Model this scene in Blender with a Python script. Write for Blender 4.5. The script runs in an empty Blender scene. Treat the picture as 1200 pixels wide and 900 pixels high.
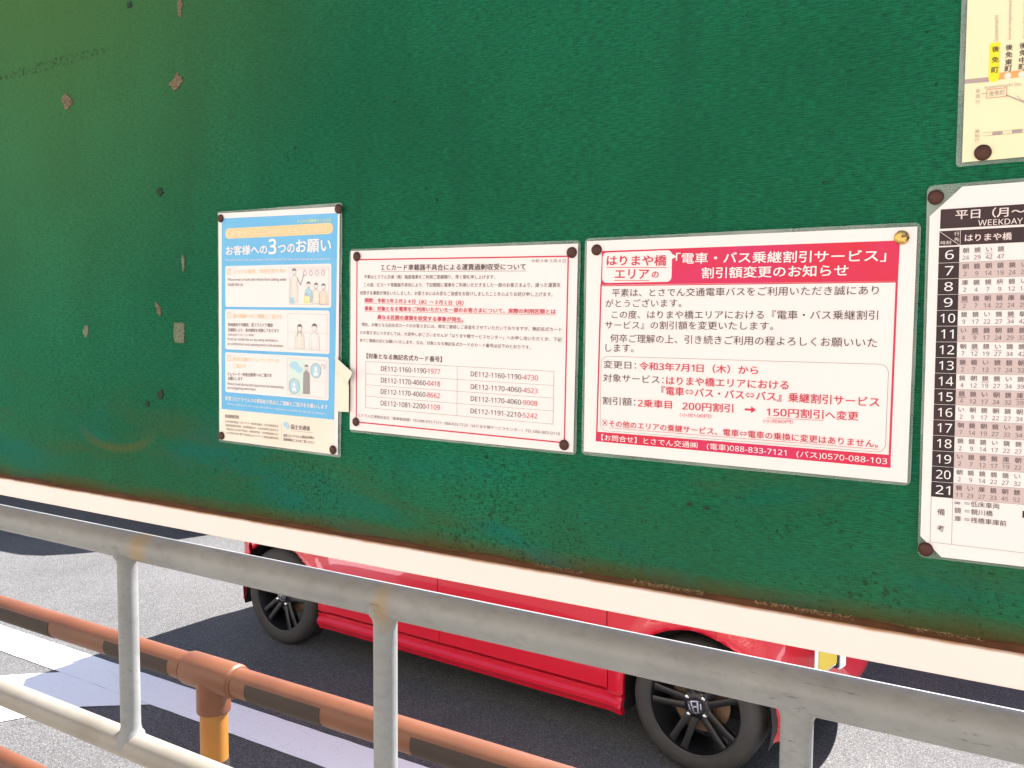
import bpy, bmesh, math, random, os
from mathutils import Vector, Matrix, noise
random.seed(7)
S = bpy.context.scene
COL = S.collection
R = math.radians

# ---------------------------------------------------------------- camera
cam_data = bpy.data.cameras.new('camera')
cam = bpy.data.objects.new('camera', cam_data); COL.objects.link(cam)
cam_data.sensor_width = 36.0
cam_data.lens = 1009.4 / 1200 * 36
cam_data.clip_start = 0.05; cam_data.clip_end = 3000
r_, u_, f_ = Vector((0.855811, 0.517248, 0.006542)), Vector((-0.03886, 0.051675, 0.997908)), Vector((-0.515828, 0.854274, -0.064324))
Mx = Matrix((r_, u_, -f_)).transposed().to_4x4()
Mx.translation = Vector((0.38418, -0.77770, 1.918 - 0.08949))
cam.matrix_world = Mx
S.camera = cam

# ---------------------------------------------------------------- world, sun, exposure
SUN_DIR = Vector((0.31, 0.82, 1.0)).normalized()           # towards the sun
el = math.asin(SUN_DIR.z); az = math.atan2(SUN_DIR.x, SUN_DIR.y)
W = bpy.data.worlds.new('World'); S.world = W; W.use_nodes = True
nt = W.node_tree; nt.nodes.clear()
sky = nt.nodes.new('ShaderNodeTexSky'); sky.sky_type = 'NISHITA'; sky.sun_disc = False
sky.sun_elevation = el; sky.sun_rotation = az; sky.air_density = 1.0; sky.dust_density = .8
bg = nt.nodes.new('ShaderNodeBackground'); bg.inputs['Strength'].default_value = 0.05
wo = nt.nodes.new('ShaderNodeOutputWorld')
nt.links.new(sky.outputs[0], bg.inputs[0]); nt.links.new(bg.outputs[0], wo.inputs[0])
sun_data = bpy.data.lights.new('sun', 'SUN'); sun_data.energy = 5.0; sun_data.angle = R(0.53)
sun_data.color = (1.0, 0.955, 0.90)
sun = bpy.data.objects.new('sun', sun_data); COL.objects.link(sun)
sun.rotation_euler = SUN_DIR.to_track_quat('Z', 'Y').to_euler(); sun.location = (2, 8, 12)
S.view_settings.view_transform = 'Standard'; S.view_settings.look = 'None'
S.view_settings.exposure = 2.22; S.view_settings.gamma = 1.0
try:
    S.cycles.max_bounces = 8; S.cycles.transparent_max_bounces = 12
    S.cycles.sample_clamp_indirect = 8
except Exception: pass

# ---------------------------------------------------------------- helpers
def link(o, parent=None):
    COL.objects.link(o)
    if parent is not None: o.parent = parent
    return o
def tag(o, label=None, cat=None, group=None, kind=None):
    if label: o['label'] = label
    if cat: o['category'] = cat
    if group: o['group'] = group
    if kind: o['kind'] = kind
    return o
def empty(name, loc=(0, 0, 0), rot=(0, 0, 0)):
    o = bpy.data.objects.new(name, None); o.empty_display_size = 0.05
    o.location = loc; o.rotation_euler = rot
    return link(o)
class MB:
    """collects vertices and faces, links them as one mesh object"""
    def __init__(s): s.v = []; s.f = []
    def add(s, vs, fs):
        n = len(s.v); s.v += [tuple(v) for v in vs]; s.f += [tuple(i + n for i in f) for f in fs]; return s
    def box(s, a, b):
        x0, y0, z0 = a; x1, y1, z1 = b
        return s.add([(x0,y0,z0),(x1,y0,z0),(x1,y1,z0),(x0,y1,z0),(x0,y0,z1),(x1,y0,z1),(x1,y1,z1),(x0,y1,z1)],
                     [(0,3,2,1),(4,5,6,7),(0,1,5,4),(1,2,6,5),(2,3,7,6),(3,0,4,7)])
    def tube(s, pts, radii, seg=24, cap=True):
        pts = [Vector(p) for p in pts]
        if not isinstance(radii, (list, tuple)): radii = [radii] * len(pts)
        vs = []
        t0 = (pts[1] - pts[0]).normalized()
        ref = Vector((0,0,1)) if abs(t0.z) < .9 else Vector((1,0,0))
        for i, p in enumerate(pts):
            t = (pts[min(i+1, len(pts)-1)] - pts[max(i-1, 0)])
            if t.length < 1e-9: t = t0
            t.normalize()
            a = ref.cross(t).normalized(); b = t.cross(a)
            for k in range(seg):
                an = 2*math.pi*k/seg
                vs.append(p + radii[i]*(math.cos(an)*a + math.sin(an)*b))
        fs = []
        for i in range(len(pts)-1):
            for k in range(seg):
                k2 = (k+1) % seg
                fs.append((i*seg+k, i*seg+k2, (i+1)*seg+k2, (i+1)*seg+k))
        if cap:
            fs.append(tuple(range(seg-1, -1, -1))); fs.append(tuple((len(pts)-1)*seg + k for k in range(seg)))
        return s.add(vs, fs)
    def lathe(s, prof, seg=40, axis='y', close=False):
        """prof: list of (radius, along)"""
        vs = []
        for r, h in prof:
            for k in range(seg):
                an = 2*math.pi*k/seg; c, q = r*math.cos(an), r*math.sin(an)
                vs.append((c, h, q) if axis == 'y' else ((c, q, h) if axis == 'z' else (h, c, q)))
        fs = []; n = len(prof)
        for i in range(n if close else n-1):
            j = (i+1) % n
            for k in range(seg):
                k2 = (k+1) % seg
                fs.append((i*seg+k, i*seg+k2, j*seg+k2, j*seg+k))
        return s.add(vs, fs)
    def build(s, name, mat, parent=None, smooth=False, bevel=0, seg=2, recalc=True, angle=40):
        me = bpy.data.meshes.new(name); me.from_pydata(s.v, [], s.f)
        if recalc or bevel:
            bm = bmesh.new(); bm.from_mesh(me)
            bmesh.ops.recalc_face_normals(bm, faces=bm.faces)
            if bevel: bmesh.ops.bevel(bm, geom=bm.edges[:], offset=bevel, segments=seg, affect='EDGES', profile=0.5)
            bm.to_mesh(me); bm.free()
        if mat is not None: me.materials.append(mat)
        if smooth:
            me.shade_smooth()
            try: me.set_sharp_from_angle(angle=R(angle))
            except Exception: pass
        me.update()
        return link(bpy.data.objects.new(name, me), parent)
def copy_tree(o, parent=None):
    c = o.copy(); COL.objects.link(c)
    if parent is not None: c.parent = parent
    for ch in list(o.children): copy_tree(ch, c)
    return c

# ---------------------------------------------------------------- material helpers
class NT:
    def __init__(s, name):
        s.m = bpy.data.materials.new(name); s.m.use_nodes = True
        s.t = s.m.node_tree; s.b = s.t.nodes['Principled BSDF']
        s.out = s.t.nodes['Material Output']; s._c = None
    def n(s, typ, **kw):
        n = s.t.nodes.new(typ)
        for k, v in kw.items():
            if k.startswith('i_'):
                n.inputs[k[2:].replace('_', ' ')].default_value = v
            else: setattr(n, k, v)
        return n
    def l(s, a, b): s.t.links.new(a, b)
    def coord(s):
        if s._c is None: s._c = s.n('ShaderNodeTexCoord')
        return s._c.outputs['Object']
    def mapping(s, scale=(1,1,1), loc=(0,0,0), src=None):
        m = s.n('ShaderNodeMapping'); m.inputs['Scale'].default_value = scale; m.inputs['Location'].default_value = loc
        s.l(src or s.coord(), m.inputs[0]); return m.outputs[0]
    def noise(s, scale, detail=4, rough=.55, src=None, dist=0):
        n = s.n('ShaderNodeTexNoise'); n.inputs['Scale'].default_value = scale; n.inputs['Detail'].default_value = detail
        n.inputs['Roughness'].default_value = rough; n.inputs['Distortion'].default_value = dist
        s.l(src or s.coord(), n.inputs['Vector']); return n.outputs['Fac']
    def ramp(s, fac, stops):
        r = s.n('ShaderNodeValToRGB'); e = r.color_ramp.elements
        while len(e) < len(stops): e.new(.5)
        for i, (p, c) in enumerate(stops):
            e[i].position = p
            e[i].color = (c, c, c, 1) if isinstance(c, (int, float)) else (*c, 1)
        s.l(fac, r.inputs[0]); return r.outputs[0]
    def mix(s, fac, a, b, mode='MIX'):
        m = s.n('ShaderNodeMix', data_type='RGBA', blend_type=mode)
        for sock, v in ((m.inputs[0], fac), (m.inputs[6], a), (m.inputs[7], b)):
            if isinstance(v, (int, float)): sock.default_value = v
            elif isinstance(v, tuple): sock.default_value = (*v, 1)
            else: s.l(v, sock)
        return m.outputs[2]
    def math(s, op, a, b=0.0, clamp=False):
        m = s.n('ShaderNodeMath', operation=op, use_clamp=clamp)
        for sock, v in ((m.inputs[0], a), (m.inputs[1], b)):
            if isinstance(v, (int, float)): sock.default_value = v
            else: s.l(v, sock)
        return m.outputs[0]
    def set(s, **kw):
        for k, v in kw.items():
            sock = s.b.inputs[k.replace('_', ' ')]
            if isinstance(v, (int, float)): sock.default_value = v
            elif isinstance(v, tuple): sock.default_value = (*v, 1) if len(v) == 3 else v
            else: s.l(v, sock)
        return s
    def bump(s, h, strength=.3, dist=.001):
        b = s.n('ShaderNodeBump'); b.inputs['Strength'].default_value = strength; b.inputs['Distance'].default_value = dist
        s.l(h, b.inputs['Height']); s.l(b.outputs[0], s.b.inputs['Normal']); return s
    def near(s, c, r, soft=.3, scale=(1,1,1)):
        """1 inside an ellipsoid about c, falling to 0 (object space)"""
        m = s.mapping(src=None, scale=tuple(q/r for q in scale), loc=tuple(-c[i]*scale[i]/r for i in range(3)))
        v = s.n('ShaderNodeVectorMath', operation='LENGTH'); s.l(m, v.inputs[0])
        mr = s.n('ShaderNodeMapRange'); mr.inputs[1].default_value = 1 - soft; mr.inputs[2].default_value = 1 + soft
        mr.inputs[3].default_value = 1; mr.inputs[4].default_value = 0
        s.l(v.outputs['Value'], mr.inputs[0]); return mr.outputs[0]
def plain(name, col, rough=.6, metal=0, **kw):
    t = NT(name); t.set(Base_Color=col, Roughness=rough, Metallic=metal, **kw); return t.m
# ---------------------------------------------------------------- materials
M = {}
# asphalt: pale aggregate in a grey binder
t = NT('asphalt')
v = t.n('ShaderNodeTexVoronoi'); v.inputs['Scale'].default_value = 230; t.l(t.coord(), v.inputs['Vector'])
sp = t.n('ShaderNodeSeparateColor'); t.l(v.outputs['Color'], sp.inputs[0])
grain = t.ramp(sp.outputs[0], [(0, .058), (.45, .082), (.8, .115), (1, .18)])
v2 = t.n('ShaderNodeTexVoronoi'); v2.inputs['Scale'].default_value = 330; t.l(t.coord(), v2.inputs['Vector'])
sp2 = t.n('ShaderNodeSeparateColor'); t.l(v2.outputs['Color'], sp2.inputs[0])
fine = t.ramp(sp2.outputs[1], [(0, .75), (1, 1.3)])
big = t.ramp(t.noise(1.3, 5), [(.3, .86), (.7, 1.12)])
c = t.mix(1.0, t.mix(1.0, grain, fine, 'MULTIPLY'), big, 'MULTIPLY')
c = t.mix(1.0, c, (.98, .97, 1.0), 'MULTIPLY')
t.set(Base_Color=c, Roughness=.9); t.b.inputs['Specular IOR Level'].default_value = .25
t.bump(t.math('ADD', v.outputs['Distance'], t.noise(60, 3)), .5, .004); M['asphalt'] = t.m
# worn white road paint
t = NT('road_paint')
cr = t.noise(9, 8, .7); mask = t.ramp(cr, [(.35, 0), (.42, 1)])
v = t.n('ShaderNodeTexVoronoi'); v.inputs['Scale'].default_value = 5; v.feature = 'DISTANCE_TO_EDGE'
t.l(t.mapping(scale=(1,1,1)), v.inputs['Vector'])
crack = t.ramp(v.outputs['Distance'], [(.0, .8), (.004, 1)])
speck = t.ramp(t.noise(120, 3, .6), [(.28, .3), (.36, 1)])
c = t.mix(t.math('MULTIPLY', t.math('MULTIPLY', crack, speck), 1.0), (.2, .2, .21), (.83, .84, .86))
t.set(Base_Color=c, Roughness=.7); t.bump(t.noise(150, 3), .3, .002); M['paint'] = t.m
t = NT('platform_concrete')
c = t.mix(t.noise(2.2, 6), (.17, .16, .145), (.24, .225, .20))
t.set(Base_Color=t.mix(t.ramp(t.noise(90, 3), [(.4, .0), (.7, .35)]), c, (.24, .22, .2)), Roughness=.9)
t.bump(t.noise(80, 4), .3, .003); M['concrete'] = t.m
# green open-weave cloth over the board
t = NT('green_cloth')
rows = t.noise(1.0, 3, .6, src=t.mapping(scale=(120, 120, 680)))
rows2 = t.noise(1.0, 2, .5, src=t.mapping(scale=(420, 420, 150)))
w = t.n('ShaderNodeTexWave', wave_type='BANDS', bands_direction='Z'); w.inputs['Scale'].default_value = 150
w.inputs['Distortion'].default_value = 2.2; w.inputs['Detail'].default_value = 2; w.inputs['Detail Scale'].default_value = 1.5
t.l(t.mapping(scale=(.35, 1, 1)), w.inputs['Vector'])
w2 = t.n('ShaderNodeTexWave', wave_type='BANDS', bands_direction='X'); w2.inputs['Scale'].default_value = 190
w2.inputs['Distortion'].default_value = 3; w2.inputs['Detail'].default_value = 1
t.l(t.mapping(scale=(1, 1, .5)), w2.inputs['Vector'])
weave = t.math('ADD', t.math('MULTIPLY', rows, .82), t.math('ADD', t.math('MULTIPLY', w.outputs['Fac'], .11), t.math('MULTIPLY', w2.outputs['Fac'], .07)))
base = t.mix(t.ramp(t.noise(2.6, 5, .55), [(.3, 0), (.7, 1)]), (.009, .108, .048), (.013, .185, .088))
base = t.mix(t.ramp(weave, [(.36, .7), (.62, 0)]), base, (.006, .040, .022))
base = t.mix(t.ramp(rows2, [(.62, 0), (.8, .35)]), base, (.02, .2, .11))
# washed vertical runs of dirt
runs = t.ramp(t.noise(1.0, 5, .6, src=t.mapping(scale=(16, 16, 1.1))), [(.54, 0), (.72, .3)])
base = t.mix(runs, base, (.012, .06, .032))
# black mildew specks, denser low down
co = t.n('ShaderNodeSeparateXYZ'); t.l(t.coord(), co.inputs[0])
lowm = t.n('ShaderNodeMapRange'); lowm.inputs[1].default_value = -.12; lowm.inputs[2].default_value = -.33
t.l(co.outputs[2], lowm.inputs[0])
sn = t.noise(150, 5, .75); sb = t.noise(14, 4, .6)
sv = t.math('ADD', sn, t.math('MULTIPLY', sb, .42)); sv = t.math('ADD', sv, t.math('MULTIPLY', lowm.outputs[0], .05))
specks = t.ramp(sv, [(.865, 0), (.90, .8)])
base = t.mix(specks, base, (.012, .02, .012))
# olive tint at the upper left, brown water stain along the bottom edge
ol = t.near((-.98, 0, .62), .52, .55, (1, 1, 1.1))
base = t.mix(t.math('MULTIPLY', ol, .55), base, (.085, .14, .024))
lf = t.near((-1.2, 0, .25), .42, .6, (1, 1, .45)); base = t.mix(t.math('MULTIPLY', lf, .12), base, (.05, .17, .07))
edge = t.n('ShaderNodeMapRange'); edge.inputs[1].default_value = -.318; edge.inputs[2].default_value = -.336
t.l(t.math('ADD', co.outputs[2], t.math('MULTIPLY', t.math('SUBTRACT', t.noise(7, 5), .5), .022)), edge.inputs[0])
base = t.mix(t.math('MULTIPLY', edge.outputs[0], .92), base, (.085, .034, .008))
e3 = t.n('ShaderNodeMapRange'); e3.inputs[1].default_value = -.3345; e3.inputs[2].default_value = -.337; t.l(co.outputs[2], e3.inputs[0])
base = t.mix(t.math('MULTIPLY', e3.outputs[0], t.ramp(t.noise(25, 4), [(.35, .3), (.6, 1)])), base, (.30, .12, .03))
edge2 = t.n('ShaderNodeMapRange'); edge2.inputs[1].default_value = -.22; edge2.inputs[2].default_value = -.33
t.l(t.math('ADD', co.outputs[2], t.math('MULTIPLY', t.math('SUBTRACT', t.noise(4, 5), .5), .12)), edge2.inputs[0])
base = t.mix(t.math('MULTIPLY', edge2.outputs[0], .25), base, (.05, .12, .045))
ring1 = t.near((-.765, 0, -.238), .085, .12, (1, 1, 2.4)); ring2 = t.near((-.765, 0, -.228), .088, .12, (1, 1, 2.4))
arc = t.math('SUBTRACT', ring1, ring2, True)
base = t.mix(t.math('MULTIPLY', arc, .4), base, (.16, .10, .02))
# teal and olive swirls in the lower third
sw = t.noise(1.0, 5, .6, src=t.mapping(scale=(3.2, 3.2, 13)), dist=.6)
lowz = t.n('ShaderNodeMapRange'); lowz.inputs[1].default_value = -.12; lowz.inputs[2].default_value = -.27; t.l(co.outputs[2], lowz.inputs[0])
base = t.mix(t.math('MULTIPLY', t.ramp(sw, [(.50, 0), (.66, .6)]), lowz.outputs[0]), base, (.006, .125, .105))
sw2 = t.noise(1.0, 5, .6, src=t.mapping(scale=(3.6, 3.6, 15), loc=(3, 1, 2)), dist=.6)
base = t.mix(t.math('MULTIPLY', t.ramp(sw2, [(.52, 0), (.68, .6)]), lowz.outputs[0]), base, (.045, .085, .030))
gr = t.ramp(t.math('ADD', t.noise(260, 3, .7), t.math('MULTIPLY', t.noise(5, 4), .5)), [(.86, 0), (.93, .6)])
base = t.mix(t.math('MULTIPLY', gr, t.math('ADD', t.math('MULTIPLY', lowz.outputs[0], .7), .3)), base, (.010, .018, .010))
# an old crease running across the upper left, specked with dirt
base = t.mix(t.math('MULTIPLY', t.math('MULTIPLY', t.near((-.92, 0, .305), .17, .1, (1, 1, 22)), t.ramp(sn, [(.5, 0), (.62, .8)])), 1.0), base, (.015, .03, .012))
t.set(Base_Color=base, Roughness=.9); t.b.inputs['Specular IOR Level'].default_value = .1
t.bump(t.math('ADD', weave, t.math('MULTIPLY', rows2, .3)), .75, .0016); M['cloth'] = t.m
t = NT('bare_backing')
w = t.noise(1.0, 3, .6, src=t.mapping(scale=(200, 200, 700)))
t.set(Base_Color=t.mix(t.ramp(w, [(.35, 0), (.65, 1)]), (.065, .042, .020), (.20, .155, .085)), Roughness=.9)
t.bump(w, .6, .002); M['torn'] = t.m
t = NT('grey_backing'); w = t.noise(1.0, 3, .6, src=t.mapping(scale=(500, 500, 420)))
t.set(Base_Color=t.mix(t.ramp(w, [(.35, 0), (.6, 1)]), (.045, .075, .04), (.19, .20, .12)), Roughness=.9); M['torn_grey'] = t.m
M['stain'] = plain('black_mark', (.014, .032, .018), .95)
t = NT('white_enamel')
co = t.n('ShaderNodeSeparateXYZ'); t.l(t.coord(), co.inputs[0])
ru = t.math('ADD', t.noise(30, 6, .7), t.math('MULTIPLY', co.outputs[2], 0))
mr = t.n('ShaderNodeMapRange'); mr.inputs[1].default_value = -.3415; mr.inputs[2].default_value = -.3385
t.l(t.math('ADD', co.outputs[2], t.math('MULTIPLY', t.math('SUBTRACT', t.noise(35, 4), .5), .003)), mr.inputs[0])
c = t.mix(mr.outputs[0], t.mix(t.ramp(t.noise(6, 5), [(.4, 0), (.8, .25)]), (.84, .72, .655), (.76, .63, .55)), (.42, .17, .04))
t.set(Base_Color=c, Roughness=.45); M['enamel'] = t.m
t = NT('rust')
t.set(Base_Color=t.mix(t.noise(40, 6, .7), (.055, .014, .006), (.26, .09, .02)), Roughness=.85); t.bump(t.noise(120, 4), .5, .002); M['rust'] = t.m
M['plain_enamel'] = plain('plain_white_enamel', (.80, .72, .66), .45)
M['fray'] = plain('frayed_thread', (.38, .27, .13), .9)
t = NT('galvanised_steel')
b1 = t.noise(5, 6, .6); b2 = t.noise(1, 4, .65, src=t.mapping(scale=(34, 60, 60)))
c = t.mix(t.ramp(b1, [(.3, 0), (.7, 1)]), (.185, .192, .194), (.262, .270, .270))
c = t.mix(t.ramp(b2, [(.48, 0), (.78, .4)]), c, (.12, .118, .11))
dk = t.noise(1, 6, .75, src=t.mapping(scale=(26, 190, 190)))
dm = t.math('MULTIPLY', t.ramp(dk, [(.60, 0), (.68, .85)]), t.ramp(t.noise(2.2, 3), [(.45, 0), (.6, 1)]))
c = t.mix(dm, c, (.035, .03, .026))
for (x, z, rr) in ((-.372, 1.193, .012), (-.905, 1.198, .020)):
    c = t.mix(t.math('MULTIPLY', t.near((x, -.024, z), rr, .7, (1, .3, .45)), .55), c, (.30, .19, .05))
t.set(Base_Color=c, Roughness=t.ramp(b1, [(.3, .42), (.7, .6)]), Metallic=.12); t.bump(t.noise(140, 4), .12, .001); M['galv'] = t.m
t = NT('aged_cream_steel')
c = t.mix(t.ramp(t.noise(7, 6), [(.35, 0), (.7, 1)]), (.27, .25, .215), (.21, .185, .15))
c = t.mix(t.ramp(t.noise(1, 6, .75, src=t.mapping(scale=(26, 190, 190))), [(.68, 0), (.75, .9)]), c, (.05, .04, .03))
t.set(Base_Color=c, Roughness=.5, Metallic=.15); t.bump(t.noise(140, 4), .12, .001); M['cream_steel'] = t.m
def brown(name, a, b, tape):
    t = NT(name)
    c = t.mix(t.ramp(t.noise(6, 5), [(.3, 0), (.7, 1)]), a, b)
    c = t.mix(t.ramp(t.noise(1, 5, .7, src=t.mapping(scale=(14, 120, 120))), [(.6, 0), (.8, .4)]), c, (.09, .03, .01))
    t.set(Base_Color=c, Roughness=.5); t.b.inputs['Coat Weight'].default_value = .12; t.b.inputs['Coat Roughness'].default_value = .3
    t.bump(t.noise(90, 3), .06, .001); return t.m
M['brown'] = brown('brown_pipe_paint', (.10, .030, .009), (.14, .045, .015), 0)
M['ochre'] = brown('ochre_post_paint', (.25, .095, .006), (.31, .125, .010), 0)
M['tape'] = plain('dark_band_tone', (.026, .015, .010), .7)  # painted reflections on the guard pipe; also the posts' dark lower ends
M['tack'] = plain('rusty_tack', (.065, .020, .012), .55, .3)
t = NT('brass_tack')
t.set(Base_Color=t.mix(t.ramp(t.noise(260, 4, .7), [(.5, 0), (.6, 1)]), (.62, .42, .12), (.10, .07, .04)), Roughness=.35, Metallic=.8); M['brass'] = t.m
# laminate pouch
t = NT('laminate_film')
t.set(Base_Color=t.mix(t.ramp(t.noise(8, 3, .5), [(.35, 0), (.7, 1)]), (.22, .30, .25), (.62, .66, .60)), Roughness=.22)
t.bump(t.noise(9, 3), .12, .002)
tr = t.n('ShaderNodeBsdfTransparent'); mx = t.n('ShaderNodeMixShader')
t.l(t.ramp(t.noise(11, 3, .5), [(.3, .3), (.7, .6)]), mx.inputs[0])
t.l(tr.outputs[0], mx.inputs[1]); t.l(t.b.outputs[0], mx.inputs[2]); t.l(mx.outputs[0], t.out.inputs[0]); M['film'] = t.m
def print_mat(name, col, vary=None, amt=.15, rough=.55, coat=.12):
    t = NT(name)
    c = col
    if vary: c = t.mix(t.ramp(t.noise(9, 5, .6), [(.35, 0), (.7, amt)]), col, vary)
    t.set(Base_Color=c, Roughness=rough); t.b.inputs['Specular IOR Level'].default_value = .3; t.b.inputs['Coat Weight'].default_value = coat; t.b.inputs['Coat Roughness'].default_value = .18
    t.bump(t.noise(7, 3), .3, .003)
    return t.m
M['paper'] = print_mat('laminated_paper', (.83, .755, .725), (.83, .68, .655), .4)
M['paper_cream'] = print_mat('yellowed_paper', (.85, .76, .50), (.84, .70, .40), .5)
M['paper_grey'] = print_mat('timetable_shading', (.60, .47, .45), (.53, .41, .39), .5)
M['footer_cream'] = print_mat('footer_cream', (.83, .74, .62), (.83, .66, .52), .7)
M['blue'] = print_mat('printed_blue', (.115, .42, .70), (.18, .49, .74), .8)
M['pill'] = print_mat('printed_peach', (.85, .56, .28), (.85, .62, .36), .6)
M['header'] = print_mat('printed_red', (.64, .014, .035), (.60, .02, .13), 1)  # mottling in the red paints in a little glare
M['black_print'] = print_mat('printed_black', (.010, .008, .010), (.065, .014, .022), .8)  # maroon mottling stands in for glare on the black
for k, c in dict(dk=(.07, .045, .05), gry=(.17, .14, .14), red=(.60, .035, .075), wht=(.84, .79, .77), yel=(.62, .80, .45), cream=(.86, .70, .48),
                 org=(.84, .62, .38), pink=(.80, .66, .62), hl=(.86, .72, .02), orange=(.80, .36, .10), mauve=(.42, .32, .30),
                 sky=(.40, .62, .72), pale=(.76, .72, .62), line=(.32, .30, .29), mint=(.62, .74, .66), skin=(.80, .66, .52), lemon=(.82, .76, .36)).items():
    M[k] = print_mat('ink_' + k, c, None)
M['masking'] = print_mat('masking_tape', (.84, .78, .62), (.84, .66, .52), .7, .5, .1)
# car
def paint(name, col, rough=.3):
    t = NT(name); t.set(Base_Color=col, Roughness=rough); t.b.inputs['Coat Weight'].default_value = 1; t.b.inputs['Coat Roughness'].default_value = .03
    return t.m
M['carred'] = paint('red_car_paint', (.55, .004, .022))
M['carwhite'] = paint('white_car_paint', (.78, .78, .76)); M['carsilver'] = paint('silver_car_paint', (.35, .36, .38))
t = NT('tyre_rubber'); t.set(Base_Color=t.mix(t.noise(20, 5), (.022, .021, .021), (.045, .042, .038)), Roughness=.75); t.bump(t.noise(160, 3), .2, .001); M['tyre'] = t.m
M['rim'] = plain('black_alloy', (.005, .005, .006), .42, 0)
M['black'] = plain('black_plastic', (.012, .012, .012), .6)
M['chrome'] = plain('chrome', (.85, .85, .86), .12, 1)
M['disc'] = plain('brake_disc', (.20, .13, .08), .5, .6)
M['glass'] = plain('tinted_glass', (.02, .024, .026), .04)
M['plate'] = plain('yellow_plate', (.50, .37, .04), .45)
M['white_plastic'] = plain('white_plastic', (.80, .80, .80), .4)
M['lamp'] = plain('clear_lamp', (.7, .72, .74), .08, .3)
M['redlamp'] = plain('red_lamp', (.4, .01, .01), .1)
t = NT('facade_render'); t.set(Base_Color=t.mix(t.noise(.6, 5), (.60, .54, .47), (.68, .61, .53)), Roughness=.9); M['facade'] = t.m
M['dark_glass'] = plain('window_glass', (.03, .04, .045), .08)
M['alu'] = plain('aluminium_frame', (.45, .45, .45), .4, .6)
# ---------------------------------------------------------------- the ground, road, platform
def sheet(name, x0, y0, x1, y1, z, mat, n=1):
    mb = MB(); mb.add([(x0,y0,z),(x1,y0,z),(x1,y1,z),(x0,y1,z)], [(0,1,2,3)])
    return tag(mb.build(name, mat), kind='structure')
sheet('ground', -600, -600, 600, 600, -.02, M['asphalt'])
sheet('road', -60, .70, 60, 9.2, 0, M['asphalt'])
def band(name, x0, y0, x1, y1, z=.004):
    mb = MB()
    n = max(2, int(abs(x1-x0)/.05)); vs = []
    for i in range(n+1):
        x = x0 + (x1-x0)*i/n
        vs += [(x, y0 + .004*noise.noise((x*9, 1, 0)), z), (x, y1 + .004*noise.noise((x*9, 5, 0)), z)]
    mb.add(vs, [(2*i, 2*i+2, 2*i+3, 2*i+1) for i in range(n)])
    return tag(mb.build(name, M['paint']), kind='structure')
band('edge_line', -30, 1.795, 30, 2.02)
band('lane_line', -30, 7.6, 30, 7.75)
# a bar of white paint that branches off the edge line towards the platform
mb = MB(); mb.add([(-3.20, 1.793, .0045), (-3.94, 1.793, .0045), (-4.36, 1.42, .0045), (-4.50, 1.02, .0045), (-4.05, .82, .0045), (-3.62, 1.32, .0045), (-3.455, 1.606, .0045)],
                  [(0, 1, 2, 3, 4, 5, 6)])
tag(mb.build('branch_line', M['paint']), kind='structure')
mb = MB(); mb.box((-40, -4.2, 0), (40, .50, .250)); tag(mb.build('platform', M['concrete'], bevel=.01), kind='structure')
k = 0
for x in range(-20, 12):
    mb = MB(); mb.box((x*1.0+.004, .504, 0), (x*1.0+.996, .66, .252))
    o = mb.build('kerbstone', M['concrete'], bevel=.012)
    if k == 0: kerb_root = tag(empty('kerb'), kind='structure'); o.name = 'kerbstone'
    o.parent = kerb_root; k += 1
# the buildings across the street behind the photographer, in full sun
def facade(x0, x1, y, h, mat, label):
    root = empty('building', ((x0+x1)/2, y, 0)); cx = (x0+x1)/2
    w = x1-x0
    mb = MB(); mb.box((-w/2, -8, 0), (w/2, 0, h)); mb.build('wall', mat, root)
    mb = MB(); mb.box((-w/2-.1, -8.1, h+.002), (w/2+.1, .12, h+.35)); mb.build('parapet', M['concrete'], root)
    nx = int(w//2.4)
    for f in range(int(h//3.1)):
        for i in range(nx):
            x = -w/2 + (i+.5)*w/nx; z = 1.0+f*3.1
            fr = MB(); fr.box((x-.75, .003, z), (x+.75, .05, z+1.4)); fo = fr.build('window', M['alu'], root)
            g = MB()
            g.box((x-.69, .052, z+.06), (x-.03, .058, z+1.34)); g.box((x+.03, .052, z+.06), (x+.69, .058, z+1.34)); g.build('pane', M['dark_glass'], fo)
    return tag(root, label, 'building')
facade(-24, -4, -9.5, 9.6, M['facade'], 'long beige rendered building across the street, on the left')
facade(-3.4, 14, -9.5, 6.6, M['facade'], 'lower beige rendered building across the street, on the right')
# ---------------------------------------------------------------- notice board
ZB = 1.918
BX0, BX1, BZ0, BZ1 = -1.95, 1.25, -.338, .86
board = tag(empty('notice_board', (0, 0, ZB)), 'large stained green cloth-covered notice board with white metal bottom edge', 'notice board')
mb = MB()
nx, nz = 160, 60
vs = []
for j in range(nz+1):
    for i in range(nx+1):
        x = BX0 + (BX1-BX0)*i/nx; z = BZ0 + (BZ1-BZ0)*j/nz
        d = .0012*noise.noise((x*3, z*3, 0)) + .0006*noise.noise((x*11, z*11, 4))
        low = max(0, (BZ0+.035 - z)/.035)
        vs.append((x, -.0006 + d - .003*low*low, z))
mb.add(vs, [(j*(nx+1)+i, j*(nx+1)+i+1, (j+1)*(nx+1)+i+1, (j+1)*(nx+1)+i) for j in range(nz) for i in range(nx)])
mb.build('cloth_panel', M['cloth'], board, smooth=True)
mb = MB(); mb.box((BX0, .003, BZ0-.020), (BX1, .024, BZ1)); mb.build('backboard', M['concrete'], board)
mb = MB(); mb.box((BX0, .026, -.3675), (BX1, .2185, BZ1)); mb.build('shade_box', M['plain_enamel'], board)       # unseen box added behind the board to shade the top rail
mb = MB()
pts = [(-.0130, -.3675), (-.0145, -.3660), (-.0145, -.3400), (-.0132, -.3386), (.002, -.3386), (.002, -.3415), (-.0115, -.3415), (-.0115, -.3675)]
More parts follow.
